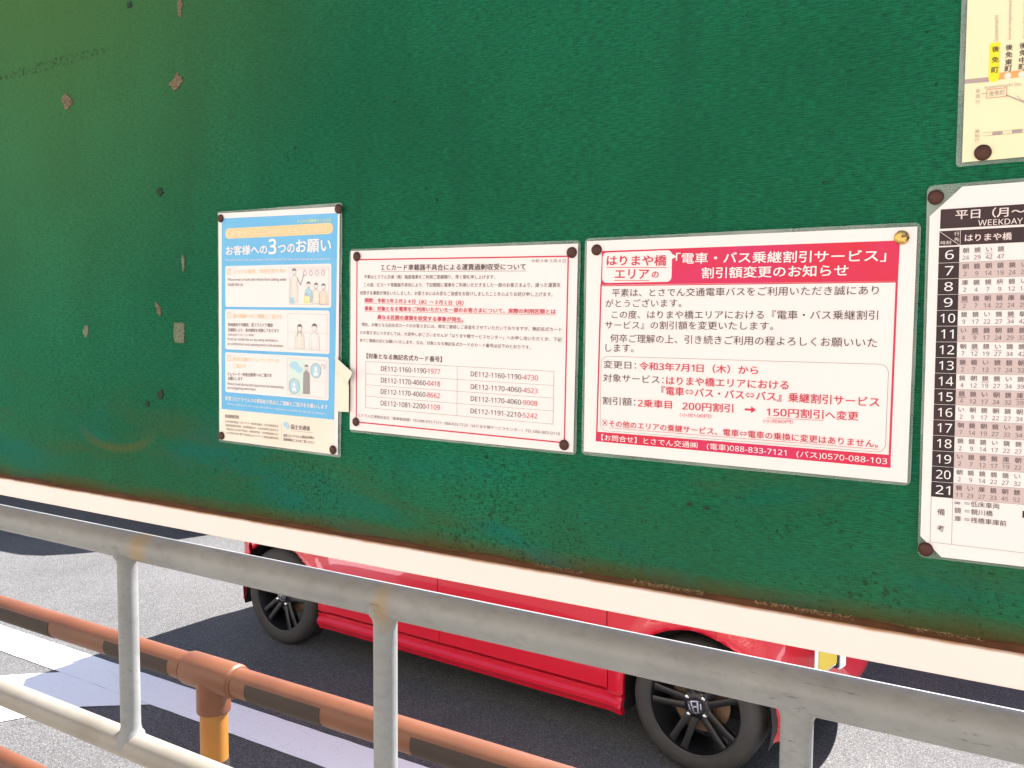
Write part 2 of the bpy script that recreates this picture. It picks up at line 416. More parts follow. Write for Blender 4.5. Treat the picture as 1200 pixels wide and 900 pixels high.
n = len(pts); mb.add([(BX0, y, z) for y, z in pts] + [(BX1, y, z) for y, z in pts], [(i, (i+1) % n, (i+1) % n+n, i+n) for i in range(n)])
mb.box((BX0, -.0113, -.3674), (BX1, .024, -.3645))
mb.build('bottom_trim', M['enamel'], board)
mb = MB(); mb.box((BX0, -.014, BZ1), (BX1, .220, BZ1+.03)); mb.build('top_trim', M['plain_enamel'], board, bevel=.001)
for x in (BX0-.03, BX1):
    mb = MB(); mb.box((x, -.0142, BZ0-.030), (x+.03, .221, BZ1+.031)); mb.build('side_trim', M['plain_enamel'], board, bevel=.001)
# rust lying in the trim's ledge, frayed threads on it
mb = MB(); vs = []; N = 500
for i in range(N+1):
    x = BX0 + (BX1-BX0)*i/N
    h = .0015 + .0026*max(0, noise.noise((x*14, 3, 1))+.35)
    vs += [(x, -.0128, -.3388), (x, -.0060, -.3384+h), (x, .0, -.3380+h*1.3)]
mb.add(vs, [(3*i+a, 3*i+3+a, 3*i+4+a, 3*i+1+a) for i in range(N) for a in (0, 1)])
mb.build('rust_bead', M['rust'], board)
mb = MB()
for i in range(900):
    x = random.choice((random.uniform(-.05, .36), random.uniform(.0, .25)))
    if noise.noise((x*16, 0, 9)) < -.12: continue
    z = -.3355 + random.uniform(-.001, .0022); L = random.uniform(.0005, .0016); a = random.uniform(-1.4, 1.4); w = .00026
    y = -.0085 + random.uniform(-.003, .002)
    dx, dz = L*math.cos(a), L*math.sin(a)*.6
    mb.add([(x-dx, y, z-dz), (x, y-.0012, z+.0008-w), (x+dx, y, z+dz), (x, y-.0012, z+.0008+w)], [(0,1,2,3)])
tag(mb.build('frayed_threads', M['fray'], board), kind='stuff')
# places where the cloth has torn away
def patch(x, z, rx, rz, mat, jag=.35, seed=0, pts=26, square=False, rot=0, name='torn_patch'):
    vs = [(0, 0)]
    for k in range(pts):
        a = 2*math.pi*k/pts
        rr = 1 + jag*noise.noise((math.cos(a)*1.7+seed*3.1, math.sin(a)*1.7, seed)) * 1.6 + jag*.35*random.uniform(-1, 1)
        if square:
            m = max(abs(math.cos(a)), abs(math.sin(a))); rr = (1/m) * (1 + .06*random.uniform(-1, 1))
        px, pz = rx*rr*math.cos(a), rz*rr*math.sin(a)
        vs.append((px*math.cos(rot)-pz*math.sin(rot), px*math.sin(rot)+pz*math.cos(rot)))
    mb = MB(); n = len(vs)
    mb.add([(x+a, -.0022, z+b) for a, b in vs] + [(x+a*1.04, -.0008, z+b*1.04) for a, b in vs[1:]],
           [(0, 1+k, 1+(k+1) % pts) for k in range(pts)] + [(1+k, n+k, n+(k+1) % pts, 1+(k+1) % pts) for k in range(pts)])
    return mb.build(name, mat, board)
patch(-.8646, .2440, .0105, .0095, M['torn'], .5, 1, rot=.4)
patch(-.6139, .2384, .0125, .0085, M['torn'], .35, 2, rot=.35)
patch(-.6042, .3340, .0048, .0135, M['torn'], .3, 3)
patch(-.6538, .0952, .0055, .0055, M['stain'], .4, 4, name='dark_stain')
patch(-.8302, -.0976, .0060, .0090, M['torn_grey'], .3, 5)
patch(-.6180, -.0984, .0105, .0135, M['torn_grey'], .1, 6, pts=28, square=True)
patch(-.6606, -.0666, .0038, .0085, M['torn'], .45, 7, rot=.5)
patch(-.6065, -.0034, .0030, .0085, M['torn_grey'], .6, 8)
patch(-.6605, -.1861, .0078, .0065, M['stain'], .5, 9, name='dark_stain')
patch(-.6900, -.2000, .0048, .0035, M['stain'], .6, 10, name='dark_stain')
patch(-.7121, .3570, .0050, .0035, M['stain'], .6, 11, name='dark_stain')
patch(.1290, -.2560, .0022, .0018, M['stain'], .7, 13, name='dark_stain')
patch(.1120, -.2545, .0026, .0016, M['stain'], .7, 14, name='dark_stain')
# the two posts that carry the board, both outside the picture
for x, lab in ((BX0-.066, 'grey steel post carrying the left end of the notice board'), (BX1+.066, 'grey steel post carrying the right end of the notice board')):
    root = tag(empty('steel_post', (x, .12, .25)), lab, 'post')
    mb = MB(); mb.tube([(0, 0, .012), (0, 0, 2.65)], .035, 24); mb.build('shaft', M['galv'], root, smooth=True)
    mb = MB(); mb.box((-.09, -.09, 0), (.09, .09, .012)); mb.build('base_plate', M['galv'], root, bevel=.002)
# ---------------------------------------------------------------- what the notices say: text, start, end (mm from the top left corner), height, ink, weight, underline
T_p1 = [('＃公共交通機関みんな利用', 145.0, 18.8, 199.5, 19.8, 3.8, 'yel', 1, 0),
 ('安全安心にご利用いただくために', 26.2, 29.3, 193.3, 30.5, 6.6, 'cream', 1, 0),
 ('お客様への', 17.2, 51.2, 93.2, 51.2, 12.3, 'wht', 2, 0),
 ('3', 95.4, 48.1, 109.2, 48.1, 19.0, 'wht', 2, 0),
 ('つの', 112.4, 51.3, 140.6, 51.1, 11.1, 'wht', 2, 0),
 ('お願い', 142.4, 49.1, 200.4, 49.3, 16.2, 'wht', 2, 0),
 ('For safe public use, passengers are requested to take the following precautions.', 16.3, 63.3, 199.5, 65.6, 3.2, 'wht', 0, 0),
 ('マスクの着用、会話を控えめに', 30.4, 78.5, 127.3, 77.9, 5.9, 'org', 1, 0),
 ('Please wear a mask and refrain from talking while', 20.8, 88.7, 125.9, 89.6, 4.6, 'dk', 0, 0),
 ('inside the car.', 20.8, 94.6, 50.1, 94.8, 4.6, 'dk', 0, 0),
 ('窓の開放へのご理解とご協力を', 30.0, 135.2, 119.2, 135.3, 6.0, 'org', 1, 0),
 ('車両換気や冷暖房、窓プラスドア開放', 20.5, 146.8, 102.8, 146.1, 4.8, 'gry', 1, 0),
 ('定期的により、車内換気を実施しております', 20.4, 153.7, 113.7, 152.8, 4.8, 'gry', 1, 0),
 ('（換気は約５分ごとに実施）', 20.4, 159.8, 69.1, 159.4, 3.2, 'gry', 0, 0),
 ('Fresh air inside the car by using ventilators,', 19.4, 166.0, 112.4, 165.5, 4.6, 'dk', 0, 0),
 ('air conditioners and opening doors and windows.', 19.4, 172.1, 121.9, 171.9, 4.6, 'dk', 0, 0),
 ('時差出勤やテレワークへの', 29.7, 191.5, 113.7, 190.2, 5.6, 'org', 1, 0),
 ('ご協力を', 29.6, 199.7, 54.5, 199.4, 5.7, 'org', 1, 0),
 ('テレワーク・時差出勤等へのご協力を', 19.1, 211.6, 100.7, 209.4, 4.8, 'gry', 1, 0),
 ('お願いします', 20.0, 217.2, 47.8, 216.4, 4.9, 'gry', 1, 0),
 ('Please travel during less busy hours by teleworking', 19.0, 224.4, 121.1, 223.7, 4.6, 'dk', 0, 0),
 ('and staggering work hours.', 19.0, 229.8, 73.1, 229.2, 4.6, 'dk', 0, 0),
 ('新型コロナウイルスの感染拡大防止にご理解とご協力をお願いします', 15.0, 243.3, 195.6, 243.2, 5.5, 'wht', 2, 0),
 ('Please understand and cooperate with our measures to prevent the spread of infection.', 18.9, 250.9, 193.1, 251.8, 3.1, 'wht', 0, 0),
 ('鉄道関係団体', 14.2, 267.3, 41.1, 266.8, 4.9, 'gry', 1, 0),
 ('日本民営鉄道協会・第三セクター鉄道等協議会・公営交通事業協会', 14.2, 274.1, 112.3, 273.1, 3.2, 'gry', 0, 0),
 ('全国路面電車協議会・鉄道事業者各社・日本鉄道車両工業会ほか', 14.2, 279.1, 112.3, 278.3, 3.2, 'gry', 0, 0),
 ('一般社団法人日本地下鉄協会・貨物鉄道協会・安全推進協議会ほか', 14.1, 284.2, 112.3, 283.4, 3.2, 'gry', 0, 0),
 ('公共交通の利用に関する感染防止ガイドライン推進会議事務局内', 15.6, 289.0, 112.3, 288.6, 3.2, 'gry', 0, 0),
 ('国土交通省', 134.1, 271.8, 166.6, 271.5, 6.2, 'gry', 2, 0),
 ('新型コロナウイルス感染症対策の', 121.1, 283.9, 173.4, 282.6, 3.7, 'gry', 1, 0),
 ('最新情報はこちらをご覧ください', 121.1, 288.7, 173.9, 288.4, 3.8, 'gry', 1, 0)]
T_p2 = [('ＩＣカード車載器不具合による運賃過剰収受について', 49.4, 22.3, 241.1, 25.3, 6.7, 'dk', 1, 1),
 ('令和３年３月４日', 247.2, 19.5, 287.3, 20.4, 3.5, 'gry', 0, 0),
 ('平素はとさでん交通（株）路面電車をご利用ご愛顧賜り、厚く御礼申し上げます。', 23.7, 32.7, 203.9, 35.3, 4.6, 'dk', 0, 0),
 ('この度、ICカード車載器不具合により、下記期間に電車をご利用いただきました一部のお客さまより、誤った運賃を', 23.7, 41.9, 281.9, 44.5, 4.6, 'dk', 0, 0),
 ('収受する事態が発生いたしました。お客さまには大変なご迷惑をお掛けしましたことを心よりお詫び申し上げます。', 17.6, 51.2, 273.2, 53.8, 4.6, 'dk', 0, 0),
 ('期間：令和３年２月２４日（水）～３月１日（月）', 24.6, 59.6, 164.1, 62.7, 5.2, 'red', 2, 1),
 ('事象：対象となる電車をご利用いただいた一部のお客さまについて、実際の利用区間とは', 24.6, 69.1, 277.2, 71.3, 5.1, 'red', 2, 1),
 ('異なる区間の運賃を収受する事象が発生。', 43.8, 79.0, 163.9, 80.7, 5.2, 'red', 2, 1),
 ('現在、対象となる記名式カードのお客さまには、順次ご連絡しご返金をさせていただいておりますが、無記名式カード', 20.2, 87.9, 284.4, 89.3, 4.3, 'dk', 0, 0),
 ('のお客さまにつきましては、大変申し訳ございませんが「はりまや橋サービスセンター」へお申し出いただくか、下記', 17.8, 97.2, 284.6, 99.3, 4.4, 'dk', 0, 0),
 ('までご連絡のほどお願いいたします。なお、対象となる無記名式カードのカード番号は以下のとおりです。', 17.9, 106.3, 248.6, 108.2, 4.3, 'dk', 0, 0),
 ('【対象となる無記名式カード番号】', 28.0, 124.3, 136.0, 124.7, 6.4, 'dk', 1, 0),
 ('とさでん交通株式会社（電車輸送課）TEL088-833-7121・088-833-7122（はりまや橋サービスセンター）TEL 088-882-0118', 15.8, 194.8, 284.8, 195.4, 3.9, 'gry', 0, 0),
 ('DE112-1160-1190-', 49.7, 138.3, 116.9, 138.3, 5.8, 'dk', 0, 0),
 ('1977', 116.9, 138.3, 133.8, 138.5, 5.7, 'red', 0, 0),
 ('DE112-1170-4060-', 49.8, 151.7, 116.7, 151.9, 5.8, 'dk', 0, 0),
 ('0418', 116.7, 151.9, 134.0, 152.1, 5.7, 'red', 0, 0),
 ('DE112-1170-4060-', 49.5, 164.8, 116.4, 164.9, 5.8, 'dk', 0, 0),
 ('8662', 116.4, 164.9, 133.8, 165.1, 5.7, 'red', 0, 0),
 ('DE112-1081-2200-', 49.6, 178.3, 116.6, 178.1, 5.8, 'dk', 0, 0),
 ('1109', 116.6, 178.1, 133.8, 178.3, 5.7, 'red', 0, 0),
 ('DE112-1160-1190-', 174.5, 138.9, 240.4, 139.5, 5.4, 'dk', 0, 0),
 ('4730', 240.4, 139.5, 257.9, 139.6, 5.3, 'red', 0, 0),
 ('DE112-1170-4060-', 174.7, 152.7, 240.7, 153.0, 5.4, 'dk', 0, 0),
 ('4523', 240.7, 153.0, 257.8, 153.1, 5.2, 'red', 0, 0),
 ('DE112-1170-4060-', 174.9, 165.7, 240.6, 165.9, 5.4, 'dk', 0, 0),
 ('9008', 240.6, 165.9, 257.7, 166.1, 5.2, 'red', 0, 0),
 ('DE112-1191-2210-', 174.8, 179.0, 240.6, 179.2, 5.4, 'dk', 0, 0),
 ('5242', 240.6, 179.2, 258.0, 179.1, 5.2, 'red', 0, 0)]
T_p3 = [('はりまや橋', 24.9, 22.5, 86.6, 24.3, 10.2, 'red', 2, 1),
 ('エリア', 33.8, 35.9, 69.4, 36.7, 9.3, 'red', 2, 1),
 ('の', 71.9, 37.3, 79.2, 37.5, 6.1, 'red', 2, 0),
 ('「電車・バス乗継割引サービス」', 95.7, 22.8, 277.8, 26.1, 10.2, 'wht', 1, 0),
 ('割引額変更のお知らせ', 121.0, 36.8, 248.7, 37.4, 10.2, 'wht', 1, 0),
 ('平素は、とさでん交通電車バスをご利用いただき誠にあり', 31.1, 54.0, 273.2, 54.5, 7.9, 'dk', 0, 0),
 ('がとうございます。', 24.4, 64.1, 102.2, 64.1, 7.7, 'dk', 0, 0),
 ('この度、はりまや橋エリアにおける『電車・バス乗継割引', 31.2, 75.1, 273.3, 75.1, 7.9, 'dk', 0, 0),
 ('サービス』の割引額を変更いたします。', 24.4, 85.3, 187.5, 84.8, 7.8, 'dk', 0, 0),
 ('何卒ご理解の上、引き続きご利用の程よろしくお願いいた', 30.2, 98.2, 273.5, 98.1, 8.2, 'dk', 0, 0),
 ('します。', 25.2, 107.8, 55.2, 107.5, 7.9, 'dk', 0, 0),
 ('変更日：', 23.4, 123.9, 58.0, 123.9, 7.6, 'dk', 0, 0),
 ('令和3年7月1日（木）から', 61.1, 124.3, 175.4, 124.7, 8.1, 'red', 1, 0),
 ('対象サービス：', 23.2, 137.1, 86.4, 136.7, 7.8, 'dk', 0, 0),
 ('はりまや橋エリアにおける', 88.8, 137.2, 202.4, 136.8, 8.3, 'red', 1, 0),
 ('『電車⇔バス・バス⇔バス』乗継割引サービス', 84.2, 147.0, 277.0, 147.7, 8.5, 'red', 1, 0),
 ('割引額：', 23.1, 159.8, 58.0, 159.5, 8.0, 'dk', 0, 0),
 ('2乗車目', 60.5, 160.3, 95.0, 160.0, 7.8, 'red', 1, 0),
 ('200円割引', 105.4, 160.5, 153.8, 160.0, 8.1, 'red', 1, 0),
 ('→', 164.2, 160.3, 174.0, 160.3, 5.9, 'red', 3, 0),
 ('150円割引', 183.7, 161.4, 232.6, 160.7, 8.0, 'red', 1, 1),
 ('へ変更', 233.9, 160.9, 261.1, 160.4, 7.8, 'red', 1, 0),
 ('（小児100円）', 102.9, 169.3, 133.7, 168.6, 3.9, 'red', 0, 0),
 ('（小児80円）', 181.1, 169.7, 207.2, 168.9, 3.7, 'red', 0, 0),
 ('※その他のエリアの乗継サービス、電車⇔電車の乗換に変更はありません。', 23.1, 182.0, 277.2, 182.8, 6.8, 'red', 1, 1),
 ('【お問合せ】とさでん交通㈱\u3000(電車)088-833-7121\u3000(バス)0570-088-103', 22.5, 196.6, 284.7, 197.0, 6.5, 'wht', 0, 0)]
# ---------------------------------------------------------------- notices (local space: x right, z down negative, y towards the viewer negative)
mm = .001
def bundled(name):                                                # one of Blender's own bundled faces
    try: return bpy.data.fonts.load(os.path.join(bpy.utils.system_resource('DATAFILES'), 'fonts', name))
    except Exception: return None
F_LATIN = bundled('NotoSansMath-Regular.woff2')
_src = {}
for latin in (False, True):
    _c = bpy.data.curves.new('lettering_source', 'FONT'); _o = bpy.data.objects.new('lettering_source', _c); COL.objects.link(_o)
    _c.size = 1; _c.resolution_u = 2; _c.fill_mode = 'FRONT'; _c.space_line = 3.0
    if latin and F_LATIN: _c.font = F_LATIN
    _src[latin] = (_c, _o)
_cache = {}; _raw = {}
def runs(s):
    out = []
    for c in s:
        a = c.isascii()
        if out and out[-1][0] == a: out[-1][1] += c
        else: out.append([a, c])
    return out
def prepare(strings):
    """outlines of many strings at once, one per line"""
    for latin in (False, True):
        want = [t for t in dict.fromkeys(r[1] for s in strings for r in runs(s) if r[0] == latin) if (t, latin) not in _raw]
        if not want: continue
        fc, fo = _src[latin]; fc.body = '\n'.join(want)
        dg = bpy.context.evaluated_depsgraph_get(); dg.update()
        me = bpy.data.meshes.new_from_object(fo.evaluated_get(dg), depsgraph=dg)
        co = [tuple(v.co) for v in me.vertices]; step = 3.0
        for t in want: _raw[(t, latin)] = ([], [])
        idx = {}
        for p in me.polygons:
            r = int(round(-(co[p.vertices[0]][1]-.35)/step))
            if r >= len(want) or r < 0: continue
            V, Q = _raw[(want[r], latin)]; q = []
            for k in p.vertices:
                if k not in idx: idx[k] = len(V); V.append((co[k][0], co[k][1]+step*r, 0))
                q.append(idx[k])
            Q.append(tuple(q))
        bpy.data.meshes.remove(me)
prepare(['田', '田田', 'H'])
ADV = max(v[0] for v in _raw[('田田', False)][0]) - max(v[0] for v in _raw[('田', False)][0])       # advance of a full-width letter
CAP = max(v[1] for v in _raw[('H', True)][0])
def glyphs(s, bold):
    key = (s, bold)
    if key not in _cache:
        prepare([s]); vs, fs = [], []; x = 0
        for latin, t in runs(s):
            V, Q = _raw[(t, latin)]; n = len(vs)
            if latin:
                if not V: x += .3*ADV*len(t); continue
                k = .74*ADV/CAP; a = min(v[0] for v in V); b = max(v[0] for v in V); x += .05*ADV
                vs += [(x+(v[0]-a)*k, v[1]*k, 0) for v in V]; x += (b-a)*k + .05*ADV
            else:
                vs += [(x+v[0], v[1], 0) for v in V]; x += len(t)*ADV
            fs += [tuple(i+n for i in q) for q in Q]
        d = (0, .012, .020, .04)[bold]*ADV; V = []; Q = []            # heavier strokes: the same outlines laid over each other, a hair apart
        for k, (a, b) in enumerate(((0, 0),) if not d else ((-d, -d*.7), (d, -d*.7), (-d, d*.7), (d, d*.7))):
            Q += [tuple(i + len(V) for i in f) for f in fs]; V += [(x_+a, y_+b, k) for x_, y_, z_ in vs]
        _cache[key] = (V, Q)
    return _cache[key]
prepare([t[0].replace('⇔', '\u3000') for t in T_p1+T_p2+T_p3] + [str(i) for i in range(60)] + list('朝鏡い庫枡後免町東中安芸行高知備考先') +
        ['平日（月～', 'WEEKDAY', '時刻', '∞ ＝低床車両', '鏡 ＝鏡川橋', '庫 ＝桟橋車庫前', 'Gomenmachi', 'Gomen Higashimachi', 'Gomen Nakamachi', 'Gomenmachi Sta.', '後免町'])
def lay(mb, s, x0, y0, x1, y1, h, bold=0, y=-.0024, vert=False, keep=False):
    """one line of lettering from (x0,y0) to (x1,y1), both at mid height, in mm down from the corner"""
    vs, fs = glyphs(s, bold)
    if not vs: return
    ax = min(v[0] for v in vs); bx = max(v[0] for v in vs); az = min(v[1] for v in vs); bz = max(v[1] for v in vs)
    L = math.hypot(x1-x0, y1-y0); c, q = (x1-x0)/L, (y1-y0)/L
    sx = L/(bx-ax); sz = h/(bz-az)
    if keep: sz = sx
    mz = (az+bz)/2
    o = []
    for v in vs:
        a = (v[0]-ax)*sx; b = (v[1]-mz)*sz
        o.append(((x0 + a*c + b*q)*mm, y - v[2]*.00002, -(y0 + a*q - b*c)*mm))
    mb.add(o, fs)
def quad(mb, pts, y): mb.add([(a*mm, y, -b*mm) for a, b in pts], [tuple(range(len(pts)))]); return mb
def rrect(x0, y0, x1, y1, r, k=5):
    pts = []
    for cx, cy, a0 in ((x1-r, y0+r, -90), (x1-r, y1-r, 0), (x0+r, y1-r, 90), (x0+r, y0+r, 180)):
        for i in range(k+1):
            a = R(a0 + 90*i/k); pts.append((cx + r*math.cos(a), cy + r*math.sin(a)))
    return pts
def stroke(mb, pts, w, y, close=False):
    n = len(pts)
    for i in range(n if close else n-1):
        (a, b), (c, d) = pts[i], pts[(i+1) % n]; L = math.hypot(c-a, d-b) or 1
        ex, ey = (c-a)/L*w*.4, (d-b)/L*w*.4; px, py = -(d-b)/L*w/2, (c-a)/L*w/2
        quad(mb, [(a-ex+px, b-ey+py), (c+ex+px, d+ey+py), (c+ex-px, d+ey-py), (a-ex-px, b-ey-py)], y)
def slab(pts, y0, y1):
    mb = MB(); n = len(pts)
    mb.add([(a*mm, y0, -b*mm) for a, b in pts] + [(a*mm, y1, -b*mm) for a, b in pts],
           [tuple(range(n)), tuple(range(2*n-1, n-1, -1))] + [(i, i+n, (i+1) % n+n, (i+1) % n) for i in range(n)])
    return mb
def notice(name, ox, oz, rot, w, h, label, paper, pmat, r=5):
    root = tag(empty(name, (ox*mm, -.0028, ZB + oz*mm), (0, -rot, 0)), label, 'notice')
    # the film overhangs the sheet; its rim is wavy, standing off the cloth a little here and there
    out = rrect(0, 0, w, h, r, 4); fine = []
    for i in range(len(out)):
        (a, b), (c, d) = out[i], out[(i+1) % len(out)]; L = math.hypot(c-a, d-b); n = max(1, int(L/6))
        fine += [(a+(c-a)*k/n, b+(d-b)*k/n) for k in range(n)]
    mb = MB(); n = len(fine)
    rim = [(a*mm, -.0004 - .0013*abs(noise.noise((a*.03, b*.03, ox))), -b*mm) for a, b in fine]
    inn = [((w/2+(a-w/2)*.95)*mm, -.0008, -(h/2+(b-h/2)*.95)*mm) for a, b in fine]
    mb.add(rim + inn, [(i, (i+1) % n, (i+1) % n+n, i+n) for i in range(n)] + [tuple(range(n, 2*n))])
    mb.build('laminate_film', M['film'], root, smooth=True)
    slab(paper, -.0019, -.0015).build('paper_sheet', pmat, root)
    return root
def inks(root, T, extra=None):
    names = dict(dk='black', gry='grey', red='red', wht='white', yel='pale green', cream='cream', org='orange', pink='pale pink', mauve='grey brown')
    for s, x0, y0, x1, y1, h, col, bold, ul in T:
        mb = MB(); n = len(s)
        lay(mb, s.replace('⇔', '\u3000'), x0, y0, x1, y1, h, bold)
        if '⇔' in s: xs = [v[0] for v in glyphs(s.replace('⇔', '\u3000'), bold)[0]]; v0, v1 = min(xs), max(xs)
        for i, c in enumerate(s):
            if c == '⇔':
                px_ = max(v[0] for v in glyphs(s[:i].replace('⇔', '\u3000').rstrip('\u3000'), bold)[0]); nx_ = min(v for v in xs if v > px_+.45*ADV); t = ((px_+nx_)/2 - v0)/(v1-v0); cx, cy = x0+(x1-x0)*t, y0+(y1-y0)*t; w = (x1-x0)/n*.42; g = h*.13
                for sg in (-1, 1): stroke(mb, [(cx+sg*w*.4, cy-h*.26), (cx+sg*w, cy), (cx+sg*w*.4, cy+h*.26)], .55, -.0024)
                stroke(mb, [(cx-w*.75, cy-g), (cx+w*.75, cy-g)], .5, -.0024); stroke(mb, [(cx-w*.75, cy+g), (cx+w*.75, cy+g)], .5, -.0024)
        if ul: stroke(mb, [(x0, y0+h*.66), (x1, y1+h*.66)], .35 if h < 9 else .6, -.0024)
        mb.build('lettering', M[col], root, recalc=False)['label'] = names.get(col, col) + ' lettering'
    for col, mb in (extra or {}).items():
        mb.build('lettering', M[col], root, recalc=False)['label'] = names.get(col, col) + ' lettering'
def part(mb, name, mat, root, label=None):
    o = mb.build(name, M[mat], root, recalc=False)
    if label: o['label'] = label
    return o

# --- poster 1: blue passenger-request poster
p1 = notice('poster', -534.3, 60.2, -.0144, 216, 303, 'blue and white portrait poster of three requests to passengers, leftmost notice',
            [(3, 2.6), (213, 4.4), (211.5, 300), (2.6, 299.6)], M['paper'], 3)
part(quad(MB(), [(9.2, 9.2), (210.1, 11.9), (205.8, 257.7), (6.7, 258.4)], -.0020), 'colour_field', 'blue', p1)
part(quad(MB(), [(4, 258.6), (206, 257.9), (206, 299.6), (4, 299.2)], -.0020), 'footer_panel', 'footer_cream', p1)
part(quad(MB(), rrect(16, 22.8, 202.7, 35.8, 6.4), -.0021), 'banner', 'pill', p1)
for (a, b, c, d) in ((15.6, 71, 200.3, 123.5), (15, 126.9, 197.8, 179), (14.7, 183, 196.7, 235.2)):
    part(quad(MB(), rrect(a, b, c, d, 3), -.0021), 'text_card', 'paper', p1)
ex = MB()
for x, y in ((19.6, 74.6), (19.4, 131), (18.9, 187)):
    stroke(ex, rrect(x, y, x+6.8, y+7, .8, 2), .8, -.0024, True); stroke(ex, [(x+2, y+2), (x+5, y+2)], .7, -.0024); stroke(ex, [(x+2, y+4.4), (x+5, y+4.4)], .7, -.0024)
li = MB()
stroke(li, [(134.4, 276.9), (171.9, 276.5)], .3, -.0024)
stroke(li, [(118.0, 268), (117.6, 292)], .2, -.0024)
inks(p1, T_p1, {'org': ex, 'gry': li})
def ring(mb, cx, cy, r, w, y=-.0026, ry=None, k=18, a0=0, a1=360):
    ry = ry or r
    stroke(mb, [(cx+r*math.cos(R(a0+(a1-a0)*i/k)), cy+ry*math.sin(R(a0+(a1-a0)*i/k))) for i in range(k+1)], w, y)
def disc(mb, cx, cy, rx, ry=None, y=-.0024, k=18, tilt=0):
    ry = ry or rx
    quad(mb, [(cx+rx*math.cos(2*math.pi*i/k), cy+ry*math.sin(2*math.pi*i/k)) for i in range(k)], y); return mb
# the three little drawings
def drawing(x0, y0, x1, y1, build):
    f = MB(); stroke(f, [(x0, y0), (x1, y0+.8), (x1-.6, y1+.6), (x0, y1)], .28, -.0025, True)
    ln = MB(); fills = {}
    build(ln, fills); f.add(ln.v, f and [tuple(i for i in q) for q in ln.f]) if False else None
    root = part(f, 'drawing', 'line', p1)
    o = part(ln, 'outline', 'line', root)
    for c, m in fills.items():
        part(m, 'tint', c, root)
def F(fills, c): return fills.setdefault(c, MB())
def person(ln, fl, x, y, s, cloth='sky', hair=True, body=22, profile=False):
    disc(F(fl, 'paper'), x, y, 3.1*s, 3.7*s, -.0023)
    ring(ln, x, y, 3.1*s, .35, ry=3.7*s)
    if hair:
        quad(F(fl, 'gry'), [(x+3.7*s*math.cos(R(a)), y-.6*s+3.8*s*math.sin(R(a))) for a in range(180, 361, 20)] + [(x+2.2*s, y-1.6*s), (x-2.2*s, y-1.6*s)], -.00245)
    bd = [(x-1.2*s, y+3.6*s), (x-1.4*s, y+5*s), (x-4.6*s, y+6.4*s), (x-6.0*s, y+9*s), (x-6.6*s, y+body*s), (x+6.6*s, y+body*s), (x+6.0*s, y+9*s), (x+4.6*s, y+6.4*s), (x+1.4*s, y+5*s), (x+1.2*s, y+3.6*s)]
    quad(F(fl, cloth), bd, -.0023); stroke(ln, bd, .32, -.0026, True)
    stroke(ln, [(x-3.6*s, y+11*s), (x-3.4*s, y+body*s)], .22, -.0026); stroke(ln, [(x+3.6*s, y+11*s), (x+3.4*s, y+body*s)], .22, -.0026)
    stroke(ln, [(x-1.4*s, y-.2*s), (x-.7*s, y-.2*s)], .3, -.0026); stroke(ln, [(x+.7*s, y-.2*s), (x+1.4*s, y-.2*s)], .3, -.0026)
    stroke(ln, [(x-.9*s, y+1.9*s), (x+.9*s, y+1.9*s)], .25, -.0026)
def d1(ln, fl):
    person(ln, fl, 139.5, 80, 1.0, 'pale', body=37)
    stroke(ln, [(145, 88), (150.5, 96), (155.6, 84)], 1.0, -.0026)
    for i in range(4):
        x = 157.5 + i*10; stroke(ln, [(x, 77), (x, 79.5)], .4, -.0026); ring(ln, x, 82, 2.6, .5, ry=3.0)
    stroke(ln, [(133, 76.6), (196, 77.4)], .3, -.0026)
    for x, y, c in ((163.5, 96, 'sky'), (176, 97.5, 'pale'), (188, 98.5, 'skin')): person(ln, fl, x, y, .95, c, body=22)
    quad(F(fl, 'lemon'), rrect(155, 109.5, 166, 118.5, 2), -.0025); ring(ln, 160.5, 109.8, 3, .4, a0=180, a1=360)
    quad(F(fl, 'sky'), rrect(132, 111, 140, 119, 2), -.0025)
drawing(131.3, 74.3, 197, 119.6, d1)
def d2(ln, fl):
    stroke(ln, [(129, 154), (194.5, 154.6)], .22, -.0026)
    stroke(ln, [(133, 136), (160, 142)], .15, -.0026)
    person(ln, fl, 149, 149, 1.2, 'pale', body=20.5); stroke(ln, [(145.6, 148), (145.4, 160)], .5, -.0026); stroke(ln, [(152.4, 148), (152.7, 160)], .5, -.0026)
    person(ln, fl, 173.5, 148, 1.25, 'paper', body=20.5)
drawing(129, 131, 194.8, 174.9, d2)
def d3(ln, fl):
    quad(F(fl, 'mint'), [(130, 188), (158, 188), (158, 231), (130, 231)], -.00225)
    disc(F(fl, 'sky'), 139.8, 221, 9, 9.5, -.0023); ring(ln, 139.8, 221, 9, .5, ry=9.5)
    disc(F(fl, 'sky'), 176, 200, 8.6, 9, -.0023); ring(ln, 176, 200, 8.6, .5, ry=9)
    disc(F(fl, 'sky'), 140, 195, 8, 5, -.0023); disc(F(fl, 'sky'), 148, 200, 6, 4, -.00235)
    for cx, cy in ((139.8, 221), (176, 200)):
        disc(F(fl, 'wht'), cx, cy-2, 2.4, 2.8, -.0025); quad(F(fl, 'wht'), [(cx-4, cy+6), (cx-3, cy+1.6), (cx+3, cy+1.6), (cx+4, cy+6)], -.0025)
    person(ln, fl, 160.5, 197, .85, 'line', body=38)
    stroke(ln, [(169, 212), (193, 214)], .2, -.0026); ring(ln, 187.5, 195, 3, .5, a0=200, a1=420)
drawing(128, 186.2, 193.6, 231.9, d3)
part(disc(disc(MB(), 125.5, 270, 4.8, 3.8, -.0024), 128, 273.5, 3.2, 2.2, -.00245), 'emblem', 'sky', p1)

